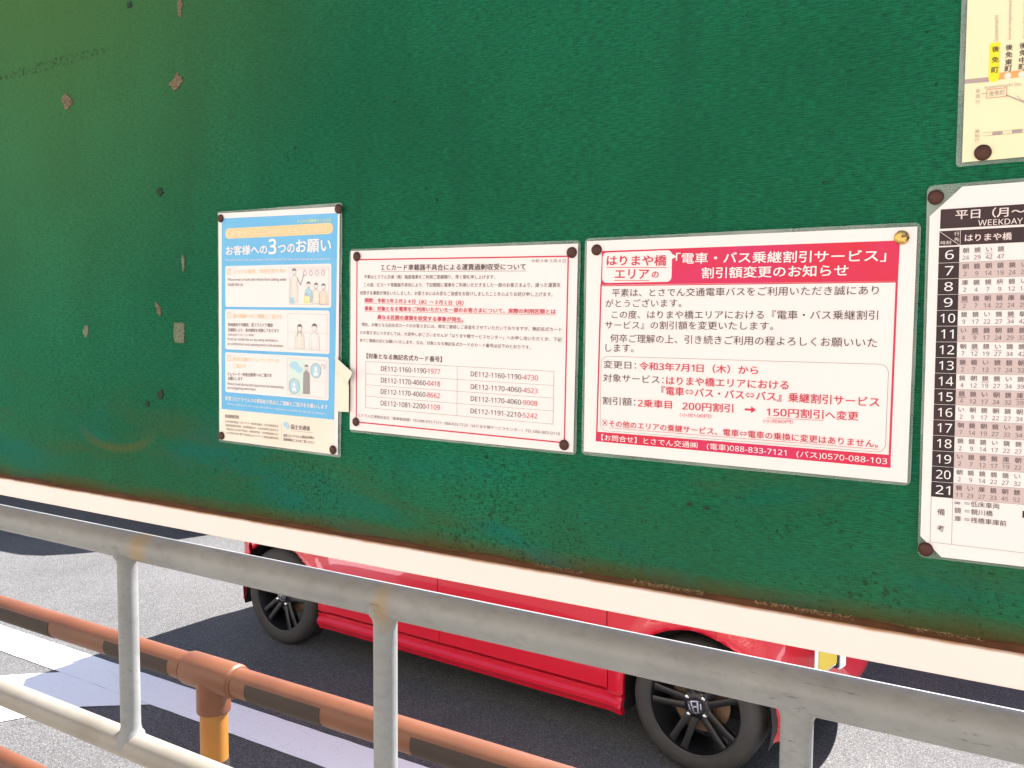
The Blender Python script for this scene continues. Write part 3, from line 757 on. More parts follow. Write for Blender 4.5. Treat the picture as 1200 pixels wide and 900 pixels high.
# --- poster 2: card reader fault notice
p2 = notice('notice', -307.4, 2.2, -.0112, 303, 216, 'white notice in a thin red frame with a table of eight card numbers',
            [(3.1, 2.4), (300.6, 3.6), (300, 213.2), (2.6, 212.9)], M['paper'])
fr = MB(); stroke(fr, [(12.6, 12.6), (290, 15.9), (289.9, 204.1), (12.4, 203.1)], 1.5, -.0022, True)
part(fr, 'border_line', 'red', p2)
tb = MB(); stroke(tb, [(26.6, 130.9), (276.3, 132), (276.4, 186), (26.6, 185.2)], .4, -.0023, True); stroke(tb, [(156.6, 132), (156.9, 185.7)], .35, -.0023)
for a, b in ((145.2, 146.4), (158.2, 159.3), (171.6, 172.6)): stroke(tb, [(26.7, a), (276.5, b)], .35, -.0023)
part(tb, 'table_grid', 'line', p2)
inks(p2, T_p2)

# --- poster 3: transfer discount notice
p3 = notice('notice', 0, 0, -.0045, 303, 216, 'white notice with a broad red heading band and a red footer band',
            [(3, 3), (300.3, 3.5), (300.6, 213.4), (3.1, 212.2)], M['paper'])
part(quad(MB(), [(19.4, 13.2), (287.8, 14.2), (287.4, 47.4), (18.9, 46.2)], -.0021), 'heading_band', 'header', p3)
part(quad(MB(), [(16.4, 191.2), (287.2, 191.3), (287.6, 202.1), (16.1, 200.9)], -.0021), 'footer_band', 'header', p3)
fr = MB(); stroke(fr, [(19.2, 46), (17.2, 192)], 1.5, -.0022); stroke(fr, [(286.6, 47), (286.5, 192)], 1.7, -.0022); stroke(fr, [(19, 47.0), (287, 48.0)], .9, -.00205)
part(fr, 'border_line', 'red', p3)
part(quad(MB(), rrect(20.4, 14.9, 91.8, 44.3, 4.5), -.0022), 'speech_bubble', 'paper', p3)
part(quad(MB(), [(90.5, 17.6), (96.6, 21.2), (90.5, 23.6)], -.00223), 'bubble_tip', 'paper', p3)
bx = MB(); stroke(bx, rrect(20.8, 116, 283, 189.6, 7, 6), .4, -.0023, True); part(bx, 'text_frame', 'line', p3)
xm = MB()
stroke(xm, [(23.4, 179.2), (28.4, 184.4)], .6, -.0024); stroke(xm, [(28.4, 179.2), (23.4, 184.4)], .6, -.0024)
for a_, b_ in ((25.9, 178.9), (25.9, 184.7), (22.9, 181.8), (28.9, 181.8)): disc(xm, a_, b_, .45, k=8)
inks(p3, [(t[0][1:], t[1]+7.2) + t[2:] if t[0][0] == '※' else t for t in T_p3 if t[0] != '→'], {'red': xm})
ar = MB(); quad(ar, [(164.2, 159.4), (170, 159.4), (170, 157.2), (174.4, 160.3), (170, 163.3), (170, 161.3), (164.2, 161.3)], -.0024); part(ar, 'arrow', 'red', p3)

# --- timetable
tt = notice('timetable', 306.3, 27.4, .0098, 216, 303, 'weekday departure timetable with black hour column, cut off by the right edge',
            [(25.3, 3), (213, 3.4), (213, 300), (17.8, 300.6), (1.9, 285.2), (2.5, 24.6)], M['paper'])
tt['category'] = 'timetable'
part(quad(MB(), [(10.4, 19.8), (203, 20.4), (203, 35.8), (10.2, 35.2)], -.0021), 'title_band', 'black_print', tt)
part(quad(MB(), [(10.0, 37.0), (203, 37.6), (203, 49.3), (9.9, 48.8)], -.0021), 'heading_band', 'black_print', tt)
row0, pitch = 49.8, 12.62
hr = MB(); sh = MB(); gl = MB(); hw = MB(); dk = MB(); gy = MB()
tab = {6: ('朝鏡い鏡', '24 29 42 47'), 7: ('朝鏡朝鏡鏡い', '2 9 14 19 24 29'), 8: ('庫鏡鏡枡鏡い', '2 4 7 9 12 14'), 9: ('鏡鏡朝鏡庫鏡', '2 7 14 22 24 29'),
 10: ('鏡鏡い鏡鏡朝', '9 17 22 27 34 42'), 11: ('い鏡鏡朝鏡鏡', '4 9 17 24 29 37'), 12: ('朝鏡鏡い鏡鏡', '7 12 19 27 34 42'), 13: ('鏡鏡い鏡鏡朝', '2 7 12 17 24 32'),
 14: ('鏡朝鏡鏡い鏡', '4 12 19 27 34 39'), 15: ('鏡鏡い朝鏡庫', '4 12 17 24 32 39'), 16: ('い朝鏡朝鏡朝', '2 9 17 22 27 34'), 17: ('朝鏡朝鏡い鏡', '7 14 19 27 32 34'),
 18: ('鏡鏡鏡い鏡鏡', '2 9 14 17 22 27'), 19: ('い鏡鏡鏡庫朝', '2 7 12 17 19 22'), 20: ('朝鏡鏡鏡鏡い', '2 9 14 22 27 32'), 21: ('鏡い庫鏡朝鏡', '11 23 27 33 45 52')}
under = {(6, 2), (9, 0), (10, 4), (11, 1), (12, 3), (14, 2), (15, 0), (15, 5), (19, 4), (12, 1)}
for i, h in enumerate(range(6, 22)):
    a = row0 + i*pitch; b = a + pitch; xa, xb = 9.8 - i*.055, 24.6 + i*.03
    quad(hr, [(xa, a+.15), (xb, a+.15), (xb, b-.15), (xa, b-.15)], -.0021)
    if h % 2: quad(sh, [(xb+.1, a), (203, a), (203, b), (xb+.1, b)], -.0021)
    stroke(gl, [(xb, b), (203, b)], .25, -.0022)
    hs = str(h); w = 6.2 if h < 10 else 10.6
    if h in (11,): w = 9
    lay(hw, hs, 17.6-w/2, a+6.3, 17.6+w/2, a+6.3, 7.2, 0)
    ch, mi = tab[h]
    for k, (c, m_) in enumerate(zip(ch, mi.split())):
        x = 29.1 + k*8.03; wd = 4.4 if c != 'い' else 4.0
        lay(dk, c, x-wd/2, a+3.5, x+wd/2, a+3.5, 4.3 if c != 'い' else 3.3, 0)
        ww = 2.1 if len(m_) == 1 else 4.7
        lay(gy, m_, x-ww/2, a+9.2, x+ww/2, a+9.2, 3.4, 0)
        if (h, k) in under: stroke(dk, [(x-2.8, a+6.4), (x+2.8, a+6.4)], .25, -.0024)
stroke(gl, [(9.2, 251.7), (9.2, 289.2), (24.9, 289.2), (203, 290.5)], .35, -.0022); stroke(gl, [(24.9, 251.7), (24.9, 289.2)], .3, -.0022)
part(hr, 'hour_column', 'black_print', tt); part(sh, 'shaded_row', 'paper_grey', tt); part(gl, 'ruled_line', 'line', tt)
dv = MB(); stroke(dv, [(10.4, 37.6), (24.4, 48.8)], .35, -.00235); stroke(dv, [(24.9, 37.4), (24.9, 49)], .3, -.00235); part(dv, 'divider_line', 'pink', tt)
inks(tt, [('平日（月～', 21.0, 24.8, 68.5, 25.2, 7.6, 'pink', 1, 0), ('WEEKDAY', 37.1, 32.3, 67.2, 32.6, 4.4, 'pink', 0, 0), ('はりまや橋', 28.1, 43.4, 60.3, 43.8, 5.8, 'pink', 1, 0),
 ('行', 20.6, 39.8, 24.2, 39.8, 3.2, 'pink', 0, 0), ('先', 20.6, 44.2, 24.2, 44.3, 3.2, 'pink', 0, 0), ('時刻', 11.0, 46.4, 18.4, 46.4, 3.0, 'pink', 0, 0),
 ('備', 14.0, 263.6, 19.4, 263.6, 5.4, 'dk', 0, 0), ('考', 13.8, 277, 19.4, 277, 5.2, 'dk', 0, 0), ('∞ ＝低床車両', 26.1, 254.6, 57.8, 254.8, 4.6, 'dk', 0, 0),
 ('鏡 ＝鏡川橋', 26.3, 261.0, 53.3, 261.0, 4.6, 'dk', 0, 0), ('庫 ＝桟橋車庫前', 26.5, 267.6, 62.9, 267.8, 4.6, 'dk', 0, 0)], {'wht': hw, 'dk': dk, 'gry': gy})
mk = MB(); quad(mk, [(73.5, 256.5), (79, 256.5), (79, 262), (73.5, 262)], -.0022); part(mk, 'black_square', 'black_print', tt)

# --- route map
rm = notice('route_map', 325.3, 301.5, .004, 426, 261, 'yellowed route map with a bright yellow stop name, in the upper right corner',
            [(4.2, 3), (422, 3), (422, 256.5), (4.4, 258)], M['paper_cream'], 3)
rm['category'] = 'map'
o_ = 130.5                                                     # the map's lower part: everything is measured up from its lower edge
def my(y): return y + o_
part(quad(MB(), rrect(20.6, my(38.4), 27.9, my(66.6), 1.5), -.0021), 'highlight', 'hl', rm)
part(disc(MB(), 24.5, my(64.9), 3.3, 3.3, -.00215), 'stop_marker', 'hl', rm)
gb = MB(); quad(gb, [(4.4, my(63.4)), (21, my(63.9)), (21, my(67.7)), (4.4, my(66.7))], -.00205); part(gb, 'line_bar', 'mauve', rm)
ob = MB(); quad(ob, [(26, my(61.8)), (420, my(62.6)), (420, my(68.8)), (26, my(66.9))], -.00205); part(ob, 'line_bar', 'orange', rm)['label'] = 'orange tram line'
for k in range(4): part(disc(MB(), 33.6+k*9.2, my(64.9+k*.2), 2.4, 2.4, -.00215), 'stop_marker', 'pale', rm)
T_map = []
for x, ys, s in ((24.8, (43.4, 51.4, 59.3), '後免町'), (33.8, (43.6, 49.0, 54.6, 59.6), '後免東町'), (43.0, (43.7, 49.1, 54.5, 59.6), '後免中町')):
    for y, c in zip(ys, s): T_map.append((c, x-2.4, my(y), x+2.4, my(y), 4.4, 'dk', 1, 0))
T_map += [('Gomenmachi', 24.9, my(37.6), 24.4, my(18.2), 2.8, 'mauve', 0, 0), ('Gomen Higashimachi', 34.0, my(38.0), 33.6, my(7.5), 2.8, 'mauve', 0, 0),
 ('Gomen Nakamachi', 43.6, my(38.2), 43.0, my(11.6), 2.8, 'mauve', 0, 0), ('Gomenmachi Sta.', 18.2, my(71.6), 43.1, my(72.2), 2.4, 'mauve', 0, 0),
 ('後免町', 21.2, my(76.7), 32.2, my(76.9), 4.2, 'mauve', 0, 0)]
for y, c in zip((73.5, 77.6, 82), '安芸行'): T_map.append((c, 12.2, my(y), 15.4, my(y), 3.1, 'mauve', 0, 0))
for y, c in zip((104.5, 108, 111.4), '高知行'): T_map.append((c, 12.6, my(y), 15.8, my(y), 2.8, 'mauve', 0, 0))
ln = MB(); stroke(ln, [(16.6, my(76.1)), (19.9, my(76.1))], .5, -.0024); stroke(ln, [(33.3, my(79.4)), (46.2, my(87.0)), (62, my(98))], .9, -.0024)
stroke(ln, [(40.5, my(81)), (43, my(84.5)), (48, my(86))], .4, -.0024)
inks(rm, T_map, {'mauve': ln})
bo = MB(); stroke(bo, [(19.9, my(73.6)), (33.3, my(73.8)), (33.3, my(80.2)), (19.9, my(80))], .3, -.0024, True); part(bo, 'name_box', 'red', rm)
rl = MB(); stroke(rl, [(18.2, my(106.2)), (110, my(107.4))], .25, -.0024); stroke(rl, [(18.2, my(108.6)), (110, my(109.8))], .25, -.0024)
for k in range(5):
    x = 24.7 + k*13.2; quad(rl, [(x, my(106.3)), (x+6.8, my(106.4)), (x+6.8, my(108.8)), (x, my(108.7))], -.0024)
part(rl, 'railway_line', 'mauve', rm)

# --- thumbtacks: each a thing of its own
for _c, _o in _src.values(): bpy.data.objects.remove(_o)
def tack(root, u, v, r, label, mat='tack', grp='rusty thumbtacks'):
    h = .0011 if mat == 'tack' else .0022
    w = root.matrix_world if False else (Matrix.Translation(root.location) @ root.rotation_euler.to_matrix().to_4x4())
    p = w @ Vector((u*mm, -.0026, -v*mm))
    o = empty('thumbtack', p, (random.uniform(-.06, .06), random.uniform(0, 6), random.uniform(-.06, .06)))
    mb = MB()
    prof = [(0, -.0026), (r*.45, -.0025), (r*.8, -.0020), (r*.97, -.0011), (r, -.0003), (r*.96, .0), (0, 0)]
    mb.lathe(prof, 22); 
    mb.v = [(x*(1+.05*noise.noise((x*300, z*300, u))), y, z*(1+.05*noise.noise((z*300, x*300, v)))) for x, y, z in mb.v]
    mb.build('head', M[mat], o, smooth=True)
    pn = MB(); pn.tube([(0, 0, 0), (0, .009, 0)], .0005, 8); pn.build('pin', M['rust'], o)
    tag(o, label, 'thumbtack', grp)
bn = 'the blue portrait poster'; cn = 'the card number notice'; dn = 'the red-headed notice'
tack(p1, 8.3, 9.2, .0052, 'rusty thumbtack in the top left corner of '+bn); tack(p1, 212, 7.4, .0056, 'rusty thumbtack in the top right corner of '+bn)
tack(p1, 7.4, 293.9, .0054, 'rusty thumbtack in the bottom left corner of '+bn); tack(p1, 204.7, 294.4, .0055, 'rusty thumbtack in the bottom right corner of '+bn)
tack(p2, 13, 9, .0056, 'rusty thumbtack in the top left corner of '+cn); tack(p2, 294.3, 12.3, .0056, 'rusty thumbtack in the top right corner of '+cn)
tack(p2, 12.3, 202.9, .0052, 'rusty thumbtack in the bottom left corner of '+cn); tack(p2, 290, 206.2, .0055, 'rusty thumbtack in the bottom right corner of '+cn)
tack(p3, 14.1, 11.9, .0055, 'rusty thumbtack in the top left corner of '+dn)
tack(p3, 288.9, 11.9, .0058, 'worn golden thumbtack in the top right corner of '+dn, 'brass', None)
tack(tt, 6.6, 9.8, .0060, 'rusty thumbtack in the clear top left corner of the timetable'); tack(tt, 6.2, 295.5, .0058, 'rusty thumbtack in the clear bottom left corner of the timetable')
tack(rm, 18.7, my(121.4), .0062, 'rusty thumbtack near the lower left corner of the yellowed map')
# --- folded masking tape between the blue poster and the notice beside it
root = tag(empty('masking_tape', (-.315, -.006, ZB-.19)), 'crumpled cream masking tape between the blue poster and its right neighbour', 'tape')
mb = MB(); mb.add([(-.012, 0, .0), (.009, -.0022, .0005), (.0100, -.0030, .030), (.0075, -.001, .0375), (-.0105, 0, .052), (-.012, .001, .064), (.0015, -.0045, .036), (.002, -.0035, .012)],
   [(0, 1, 7), (1, 2, 7), (7, 2, 6), (2, 3, 6), (6, 3, 4), (0, 7, 6), (0, 6, 4)]); mb.build('strip', M['masking'], root, recalc=False)
mb = MB(); mb.add([(-.0125, -.002, .066), (.0060, -.0052, .0555), (.0190, -.0066, .0480), (.0108, -.0054, .036), (.0085, -.0030, .0345), (-.0115, -.001, .045), (.0015, -.0075, .049)],
   [(0, 1, 6), (1, 2, 6), (2, 3, 6), (3, 4, 6), (4, 5, 6), (5, 0, 6)]); mb.build('flap', M['masking'], root, recalc=False)
# ---------------------------------------------------------------- galvanised railing just behind the board
RY, RZ = .15, .25
rail = tag(empty('railing', (0, RY, RZ)), 'weathered galvanised pipe railing directly behind the board, with short uprights', 'railing')
def pipe(x0, x1, z, r, name, mat, root, n=60, y=0):
    mb = MB(); mb.tube([(x0+(x1-x0)*i/n, y + .0004*math.sin(i*.7), z) for i in range(n+1)], r, 32); return mb.build(name, mat, root, smooth=True)
RT, RB = 1.918-.472-RZ, 1.918-.834-RZ
pipe(-4.2, 1.9, RT, .0243, 'top_rail', M['galv'], rail)
pipe(-4.2, 1.9, RB, .0243, 'lower_rail', M['cream_steel'], rail)
def upright(x, z0, z1, r):
    mb = MB(); n = 14
    pts = []; rad = []
    for i in range(n+1):
        z = z0 + (z1-z0)*i/n; pts.append((0, 0, z)); rad.append(r)
    for d, e in ((.004, .0035), (.010, .001)):
        pass
    zz = [z0, z0+.020, z0+.026, z0+.034] + [z0+.034+(z1-z0-.068)*i/8 for i in range(1, 8)] + [z1-.034, z1-.026, z1-.020, z1]
    rr = [r+.009, r+.006, r+.0018, r] + [r]*7 + [r, r+.0018, r+.006, r+.009]
    mb.tube([(x, 0, z) for z in zz], rr, 28); return mb.build('upright', M['galv'], rail, smooth=True)
for x in (-3.25, -2.68, -2.108, -1.536, -.964, -.382, .1835, .756, 1.33):
    upright(x, RB, RT, .0170)
for x in (-3.8, -2.394, -.1, 1.6):
    mb = MB(); mb.tube([(x, 0, 0), (x, 0, RB)], .0243, 24); mb.build('leg', M['galv'], rail, smooth=True)
# ---------------------------------------------------------------- brown guard pipe at the platform's edge
GY = .45
gp = tag(empty('guard_pipe', (0, GY, .25)), 'brown painted pipe barrier with T joints and ochre posts beside the road', 'barrier')
GT, GB = 1.918-.842-.25, 1.918-1.268-.25
pr = .0302
GX = -1.109
for z in (GT, GB): pipe(-5.0, 2.0, z, pr, 'pipe', M['brown'], gp)
step = 2.0
for x in (GX-step, GX, GX+step):
    mb = MB(); mb.tube([(x-.0775, 0, GT), (x-.074, 0, GT), (x-.071, 0, GT), (x+.071, 0, GT), (x+.074, 0, GT), (x+.0775, 0, GT)], [pr+.001, pr+.0050, pr+.0062, pr+.0062, pr+.0050, pr+.001], 32)
    prof = [(pr+.0005, GT-.081), (pr+.0050, GT-.080), (pr+.0058, GT-.076), (pr+.0058, GT-.030), (pr+.0056, GT)]
    vs = []; seg = 32
    for r_2, z in prof:
        for k in range(seg): vs.append((x+r_2*math.cos(2*math.pi*k/seg), r_2*math.sin(2*math.pi*k/seg), z))
    mb.add(vs, [(i*seg+k, i*seg+(k+1) % seg, (i+1)*seg+(k+1) % seg, (i+1)*seg+k) for i in range(len(prof)-1) for k in range(seg)])
    mb.build('tee_joint', M['brown'], gp, smooth=True)
    for s in (-1, 1):
        mb = MB(); cx = x+s*.0805; mb.tube([(cx-.003, 0, GT), (cx-.0015, 0, GT), (cx+.0015, 0, GT), (cx+.003, 0, GT)], [pr+.0004, pr+.0030, pr+.0030, pr+.0004], 32); mb.build('weld_ring', M['brown'], gp, smooth=True)
    mb = MB(); mb.tube([(x, 0, GB+.03), (x, 0, GT-.07)], pr-.0008, 32); mb.build('post', M['ochre'], gp, smooth=True)
    mb = MB(); mb.tube([(x, 0, 0), (x, 0, GB)], pr-.0008, 32); mb.build('post', M['ochre'], gp, smooth=True)
    mb = MB(); mb.tube([(x, 0, GB+.04), (x, 0, GT-.187)], pr+.0006, 32); mb.build('post_dark_band', M['tape'], gp, smooth=True)  # darker lower stretch of the post, a thin tube over it
    mb = MB(); mb.tube([(x, 0, 0), (x, 0, .012)], .07, 24); mb.build('base_flange', M['brown'], gp)
# dark reflections on the pipe's platform side, laid on as thin dark bands
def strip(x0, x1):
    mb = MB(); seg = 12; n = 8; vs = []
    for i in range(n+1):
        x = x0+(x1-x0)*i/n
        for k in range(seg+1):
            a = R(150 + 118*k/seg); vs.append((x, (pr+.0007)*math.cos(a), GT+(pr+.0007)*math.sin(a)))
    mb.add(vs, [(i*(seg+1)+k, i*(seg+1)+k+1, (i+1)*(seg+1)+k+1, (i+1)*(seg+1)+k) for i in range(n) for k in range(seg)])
    mb.build('dark_reflection', M['tape'], gp, smooth=True, recalc=False)  # 'tape' is only the dark tone of the painted reflections
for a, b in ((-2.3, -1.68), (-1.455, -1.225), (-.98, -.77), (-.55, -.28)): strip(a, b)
# ---------------------------------------------------------------- small red car (local: x along it, y across it, z up; origin on the road below the rear hub of the near side)
WID, U0, U1, WB = 1.475, -.395, 3.02, 2.522
WR = .279
def outline():
    """plan of the near half, rear centre to front centre: (x, y, nx, ny)"""
    P = []
    c = WID/2; rr, rf = .16, .34
    for i in range(8): P.append((U0 - .02*math.cos(math.pi/2*i/8), c - (c-rr)*i/8, -1, 0))
    for i in range(8):
        a = R(180 + 90*i/8); P.append((U0+rr+rr*math.cos(a), rr+rr*math.sin(a), math.cos(a), math.sin(a)))
    n = 120; x0, x1 = U0+rr, U1-.06-rf
    for i in range(n): P.append((x0+(x1-x0)*i/n, 0, 0, -1))
    for i in range(14):
        a = R(270 + 72*i/14); P.append((x1 + rf*math.cos(a), rf+rf*math.sin(a), math.cos(a), math.sin(a)))
    xe, ye = x1 + rf*math.cos(R(342)), rf+rf*math.sin(R(342))
    for i in range(11):
        t = i/10; P.append((xe + (U1-xe)*math.sin(t*math.pi/2), ye+(c-ye)*t, .98, -.2*(1-t)))
    return P
OUT = outline()
ZS = [.172, .18, .195, .205, .212, .222, .236, .243, .250, .257, .262] + [.275+.0225*i for i in range(31)]
def off(z, x, side):
    """how far the body stands out (+) at height z"""
    if side:
        o = -.014 + .014*min(1, max(0, (z-.26)/.30)) + .004*math.sin(max(0, z-.5)*4)
        if z > .78: o -= (z-.78)**1.5*.35
        if z < .262: o = -.004 - .012*max(0, (.20-z)/.03)
        if .236 <= z <= .250: o = -.010
        elif .205 <= z <= .222: o = .003
        return o
    o = .012*math.sin((z-.17)/.78*math.pi)
    if x > 1: o += -.12*max(0, (z-.55)/.40)**1.4 - .10*max(0, (.32-z)/.15)**1.5
    else: o += -.035*max(0, (.27-z)/.10)
    return o
def bodypt(P, z):
    x, y, nx, ny = P
    f = abs(ny) if x > 0 else (1 if ny < -.9 else abs(ny))
    o = off(z, x, True)*f + off(z, x, False)*(1-f)
    # flared lips round the wheels
    for cx in (0, WB):
        d = math.hypot(x-cx, z-.285)
        if y < .2 and ny < -.5: o += .014*math.exp(-((d-.345)/.035)**2)
    return [x + nx*o, y + ny*o, z]
AR = .322
def skin(s0, s1, zlo, zhi, mirror=False, inset=0., cut=True, xlim=None):
    pts = [p for p in OUT if s0 <= p[0] <= s1] if xlim is None else xlim
    if len(pts) and s0 > U0+.2 and s1 < 2.4 and xlim is None:
        pts = [(s0, 0, 0, -1)] + [p for p in pts if s0+.006 < p[0] < s1-.006] + [(s1, 0, 0, -1)]
    zs = [zlo] + [z for z in ZS if zlo+.004 < z < zhi-.004] + [zhi]
    V = []; keep = {}
    for j, z in enumerate(zs):
        for i, p in enumerate(pts):
            v = bodypt(p, z); v[0] += p[2]*inset*-1; v[1] -= p[3]*inset
            V.append(v)
    n = len(pts); Fs = []
    def ins(v): return cut and v[1] < .25 and any(math.hypot(v[0]-cx, v[2]-.285) < AR for cx in (0, WB))
    for j in range(len(zs)-1):
        for i in range(n-1):
            q = (j*n+i, j*n+i+1, (j+1)*n+i+1, (j+1)*n+i)
            if all(ins(V[k]) for k in q): continue
            Fs.append(q)
    used = {k for q in Fs for k in q}
    for k in used:
        v = V[k]
        if ins(v):
            for cx in (0, WB):
                d = math.hypot(v[0]-cx, v[2]-.285)
                if d < AR:
                    s = AR/max(d, .01); v[0] = cx+(v[0]-cx)*s; v[2] = .285+(v[2]-.285)*s
    ids = {k: i for i, k in enumerate(sorted(used))}
    V = [V[k] for k in sorted(used)]; Fs = [tuple(ids[k] for k in q) for q in Fs]
    if mirror: V = [(x, WID-y, z) for x, y, z in V]; Fs = [q[::-1] for q in Fs]
    mb = MB(); mb.add(V, Fs); return mb
def thick(mb, d, mirror=False):
    """folds the open rim of a skin inwards so that panel gaps and arches have depth"""
    me = bpy.data.meshes.new('t'); me.from_pydata(mb.v, [], mb.f); bm = bmesh.new(); bm.from_mesh(me)
    ed = [e for e in bm.edges if e.is_boundary]
    r = bmesh.ops.extrude_edge_only(bm, edges=ed)
    for v in [g for g in r['geom'] if isinstance(g, bmesh.types.BMVert)]:
        v.co.y += (-d if mirror else d)
    bm.verts.ensure_lookup_table(); bm.verts.index_update()
    o = MB(); o.add([tuple(v.co) for v in bm.verts], [tuple(v.index for v in f.verts) for f in bm.faces]); bm.free(); bpy.data.meshes.remove(me)
    return o
def wheel(parent, x, y, out, rim='rim'):
    """out = -1 when its outer face looks towards -y"""
    w = bpy.data.objects.new('wheel', None); link(w, parent); w.location = (x, y, WR)
    w.rotation_euler = (0, R(8 if x < 1 else -14), 0 if out < 0 else math.pi)
    W2 = .162; r = WR
    prof = [(.196, .012), (.200, .004), (.215, -.003), (.238, -.006), (.256, .0), (.268, .010), (.2755, .022), (.2765, .028), (.279, .034)]
    for k in range(4):
        a = .040 + k*.027; prof += [(.279, a), (.279, a+.0215), (.2745, a+.0225), (.2745, a+.026)]
    prof += [(.279, W2-.012), (.270, W2), (.236, W2+.004), (.2, W2)]
    mb = MB(); mb.lathe(prof, 72); mb.build('tyre', M['tyre'], w, smooth=True, angle=28)
    mb = MB(); mb.lathe([(.203, .016), (.2035, .006), (.199, .003), (.1935, .006), (.190, .016), (.186, .030), (.178, .06), (.176, W2-.01), (.2, W2-.004)], 64)
    mb.lathe([(0, .026), (.028, .026), (.050, .030), (.060, .038), (.062, .055), (0, .06)], 32)
    for k in range(5):
        for s in (-1, 1):
            a = 2*math.pi*k/5 + .3 + s*.155
            d = Vector((math.cos(a), 0, math.sin(a))); q = Vector((-math.sin(a), 0, math.cos(a)))
            a0 = 2*math.pi*k/5 + .3 + s*.33; d0 = Vector((math.cos(a0), 0, math.sin(a0)))
            vs = []
            for t, wd, yy in ((0, .015, .033), (.3, .014, .026), (.7, .0135, .020), (1, .016, .016)):
                c = d0*.045*(1-t) + d*(.047*0 + .192*t); 
                vs += [c - q*wd + Vector((0, yy+.003, 0)), c - q*wd*.6 + Vector((0, yy, 0)), c + q*wd*.6 + Vector((0, yy, 0)), c + q*wd + Vector((0, yy+.003, 0)), c + q*wd*.8 + Vector((0, yy+.03, 0)), c - q*wd*.8 + Vector((0, yy+.03, 0))]
            fs = [(6*i+j, 6*i+(j+1) % 6, 6*i+6+(j+1) % 6, 6*i+6+j) for i in range(3) for j in range(6)]
            mb.add(vs, fs)
    mb.build('rim', M[rim], w, smooth=True, angle=35)
    mb = MB(); mb.lathe([(.07, .085), (.125, .085), (.125, .095), (.07, .095)], 40, close=True); mb.lathe([(0, .075), (.068, .075), (.070, .095), (0, .095)], 32); mb.build('brake_disc', M['disc'], w, smooth=True)
    for k in range(4):
        a = 2*math.pi*k/4 + .65
        mb = MB(); mb.lathe([(0, -.004), (.009, -.002), (.0125, .006), (.0125, .03), (0, .03)], 12); mb.v = [(vx+.050*math.cos(a), vy+.030-.008, vz+.050*math.sin(a)) for vx, vy, vz in mb.v]
        mb.build('wheel_nut', M['chrome'], w, smooth=True)
    # centre cap with its square emblem: an upright letter inside a rounded frame
    mb = MB(); mb.lathe([(0, .019), (.032, .019), (.035, .022), (.035, .03), (0, .03)], 28); cap = mb.build('centre_cap', M['rim'], w, smooth=True)
    e = MB()
    def bar(pts, wd):
        for (a, b), (c, d) in zip(pts[:-1], pts[1:]):
            L = math.hypot(c-a, d-b); px, pz = -(d-b)/L*wd/2, (c-a)/L*wd/2; ex, ez = (c-a)/L*wd*.3, (d-b)/L*wd*.3
            q = [(a-ex+px, b-ez+pz), (c+ex+px, d+ez+pz), (c+ex-px, d+ez-pz), (a-ex-px, b-ez-pz)]
            e.add([(u, .0165, v) for u, v in q] + [(u, .0192, v) for u, v in q], [(0,1,2,3), (7,6,5,4), (0,4,5,1), (1,5,6,2), (2,6,7,3), (3,7,4,0)])
    fr = [(x_, z_) for x_, z_ in rrect(-.018, -.0155, .018, .0155, .006, 4)]; fr = [(a*(1-.12*(1 if b < 0 else 0)), b) for a, b in fr]; fr.append(fr[0])
    bar(fr, .0036); bar([(-.0095, .013), (-.0065, -.013)], .0042); bar([(.0095, .013), (.0065, -.013)], .0042); bar([(-.007, .001), (.007, .001)], .0038)
    e.v = [(a*1.5, b, c*1.5) for a, b, c in e.v]
    e.build('emblem', M['chrome'], w if False else cap)
    return w
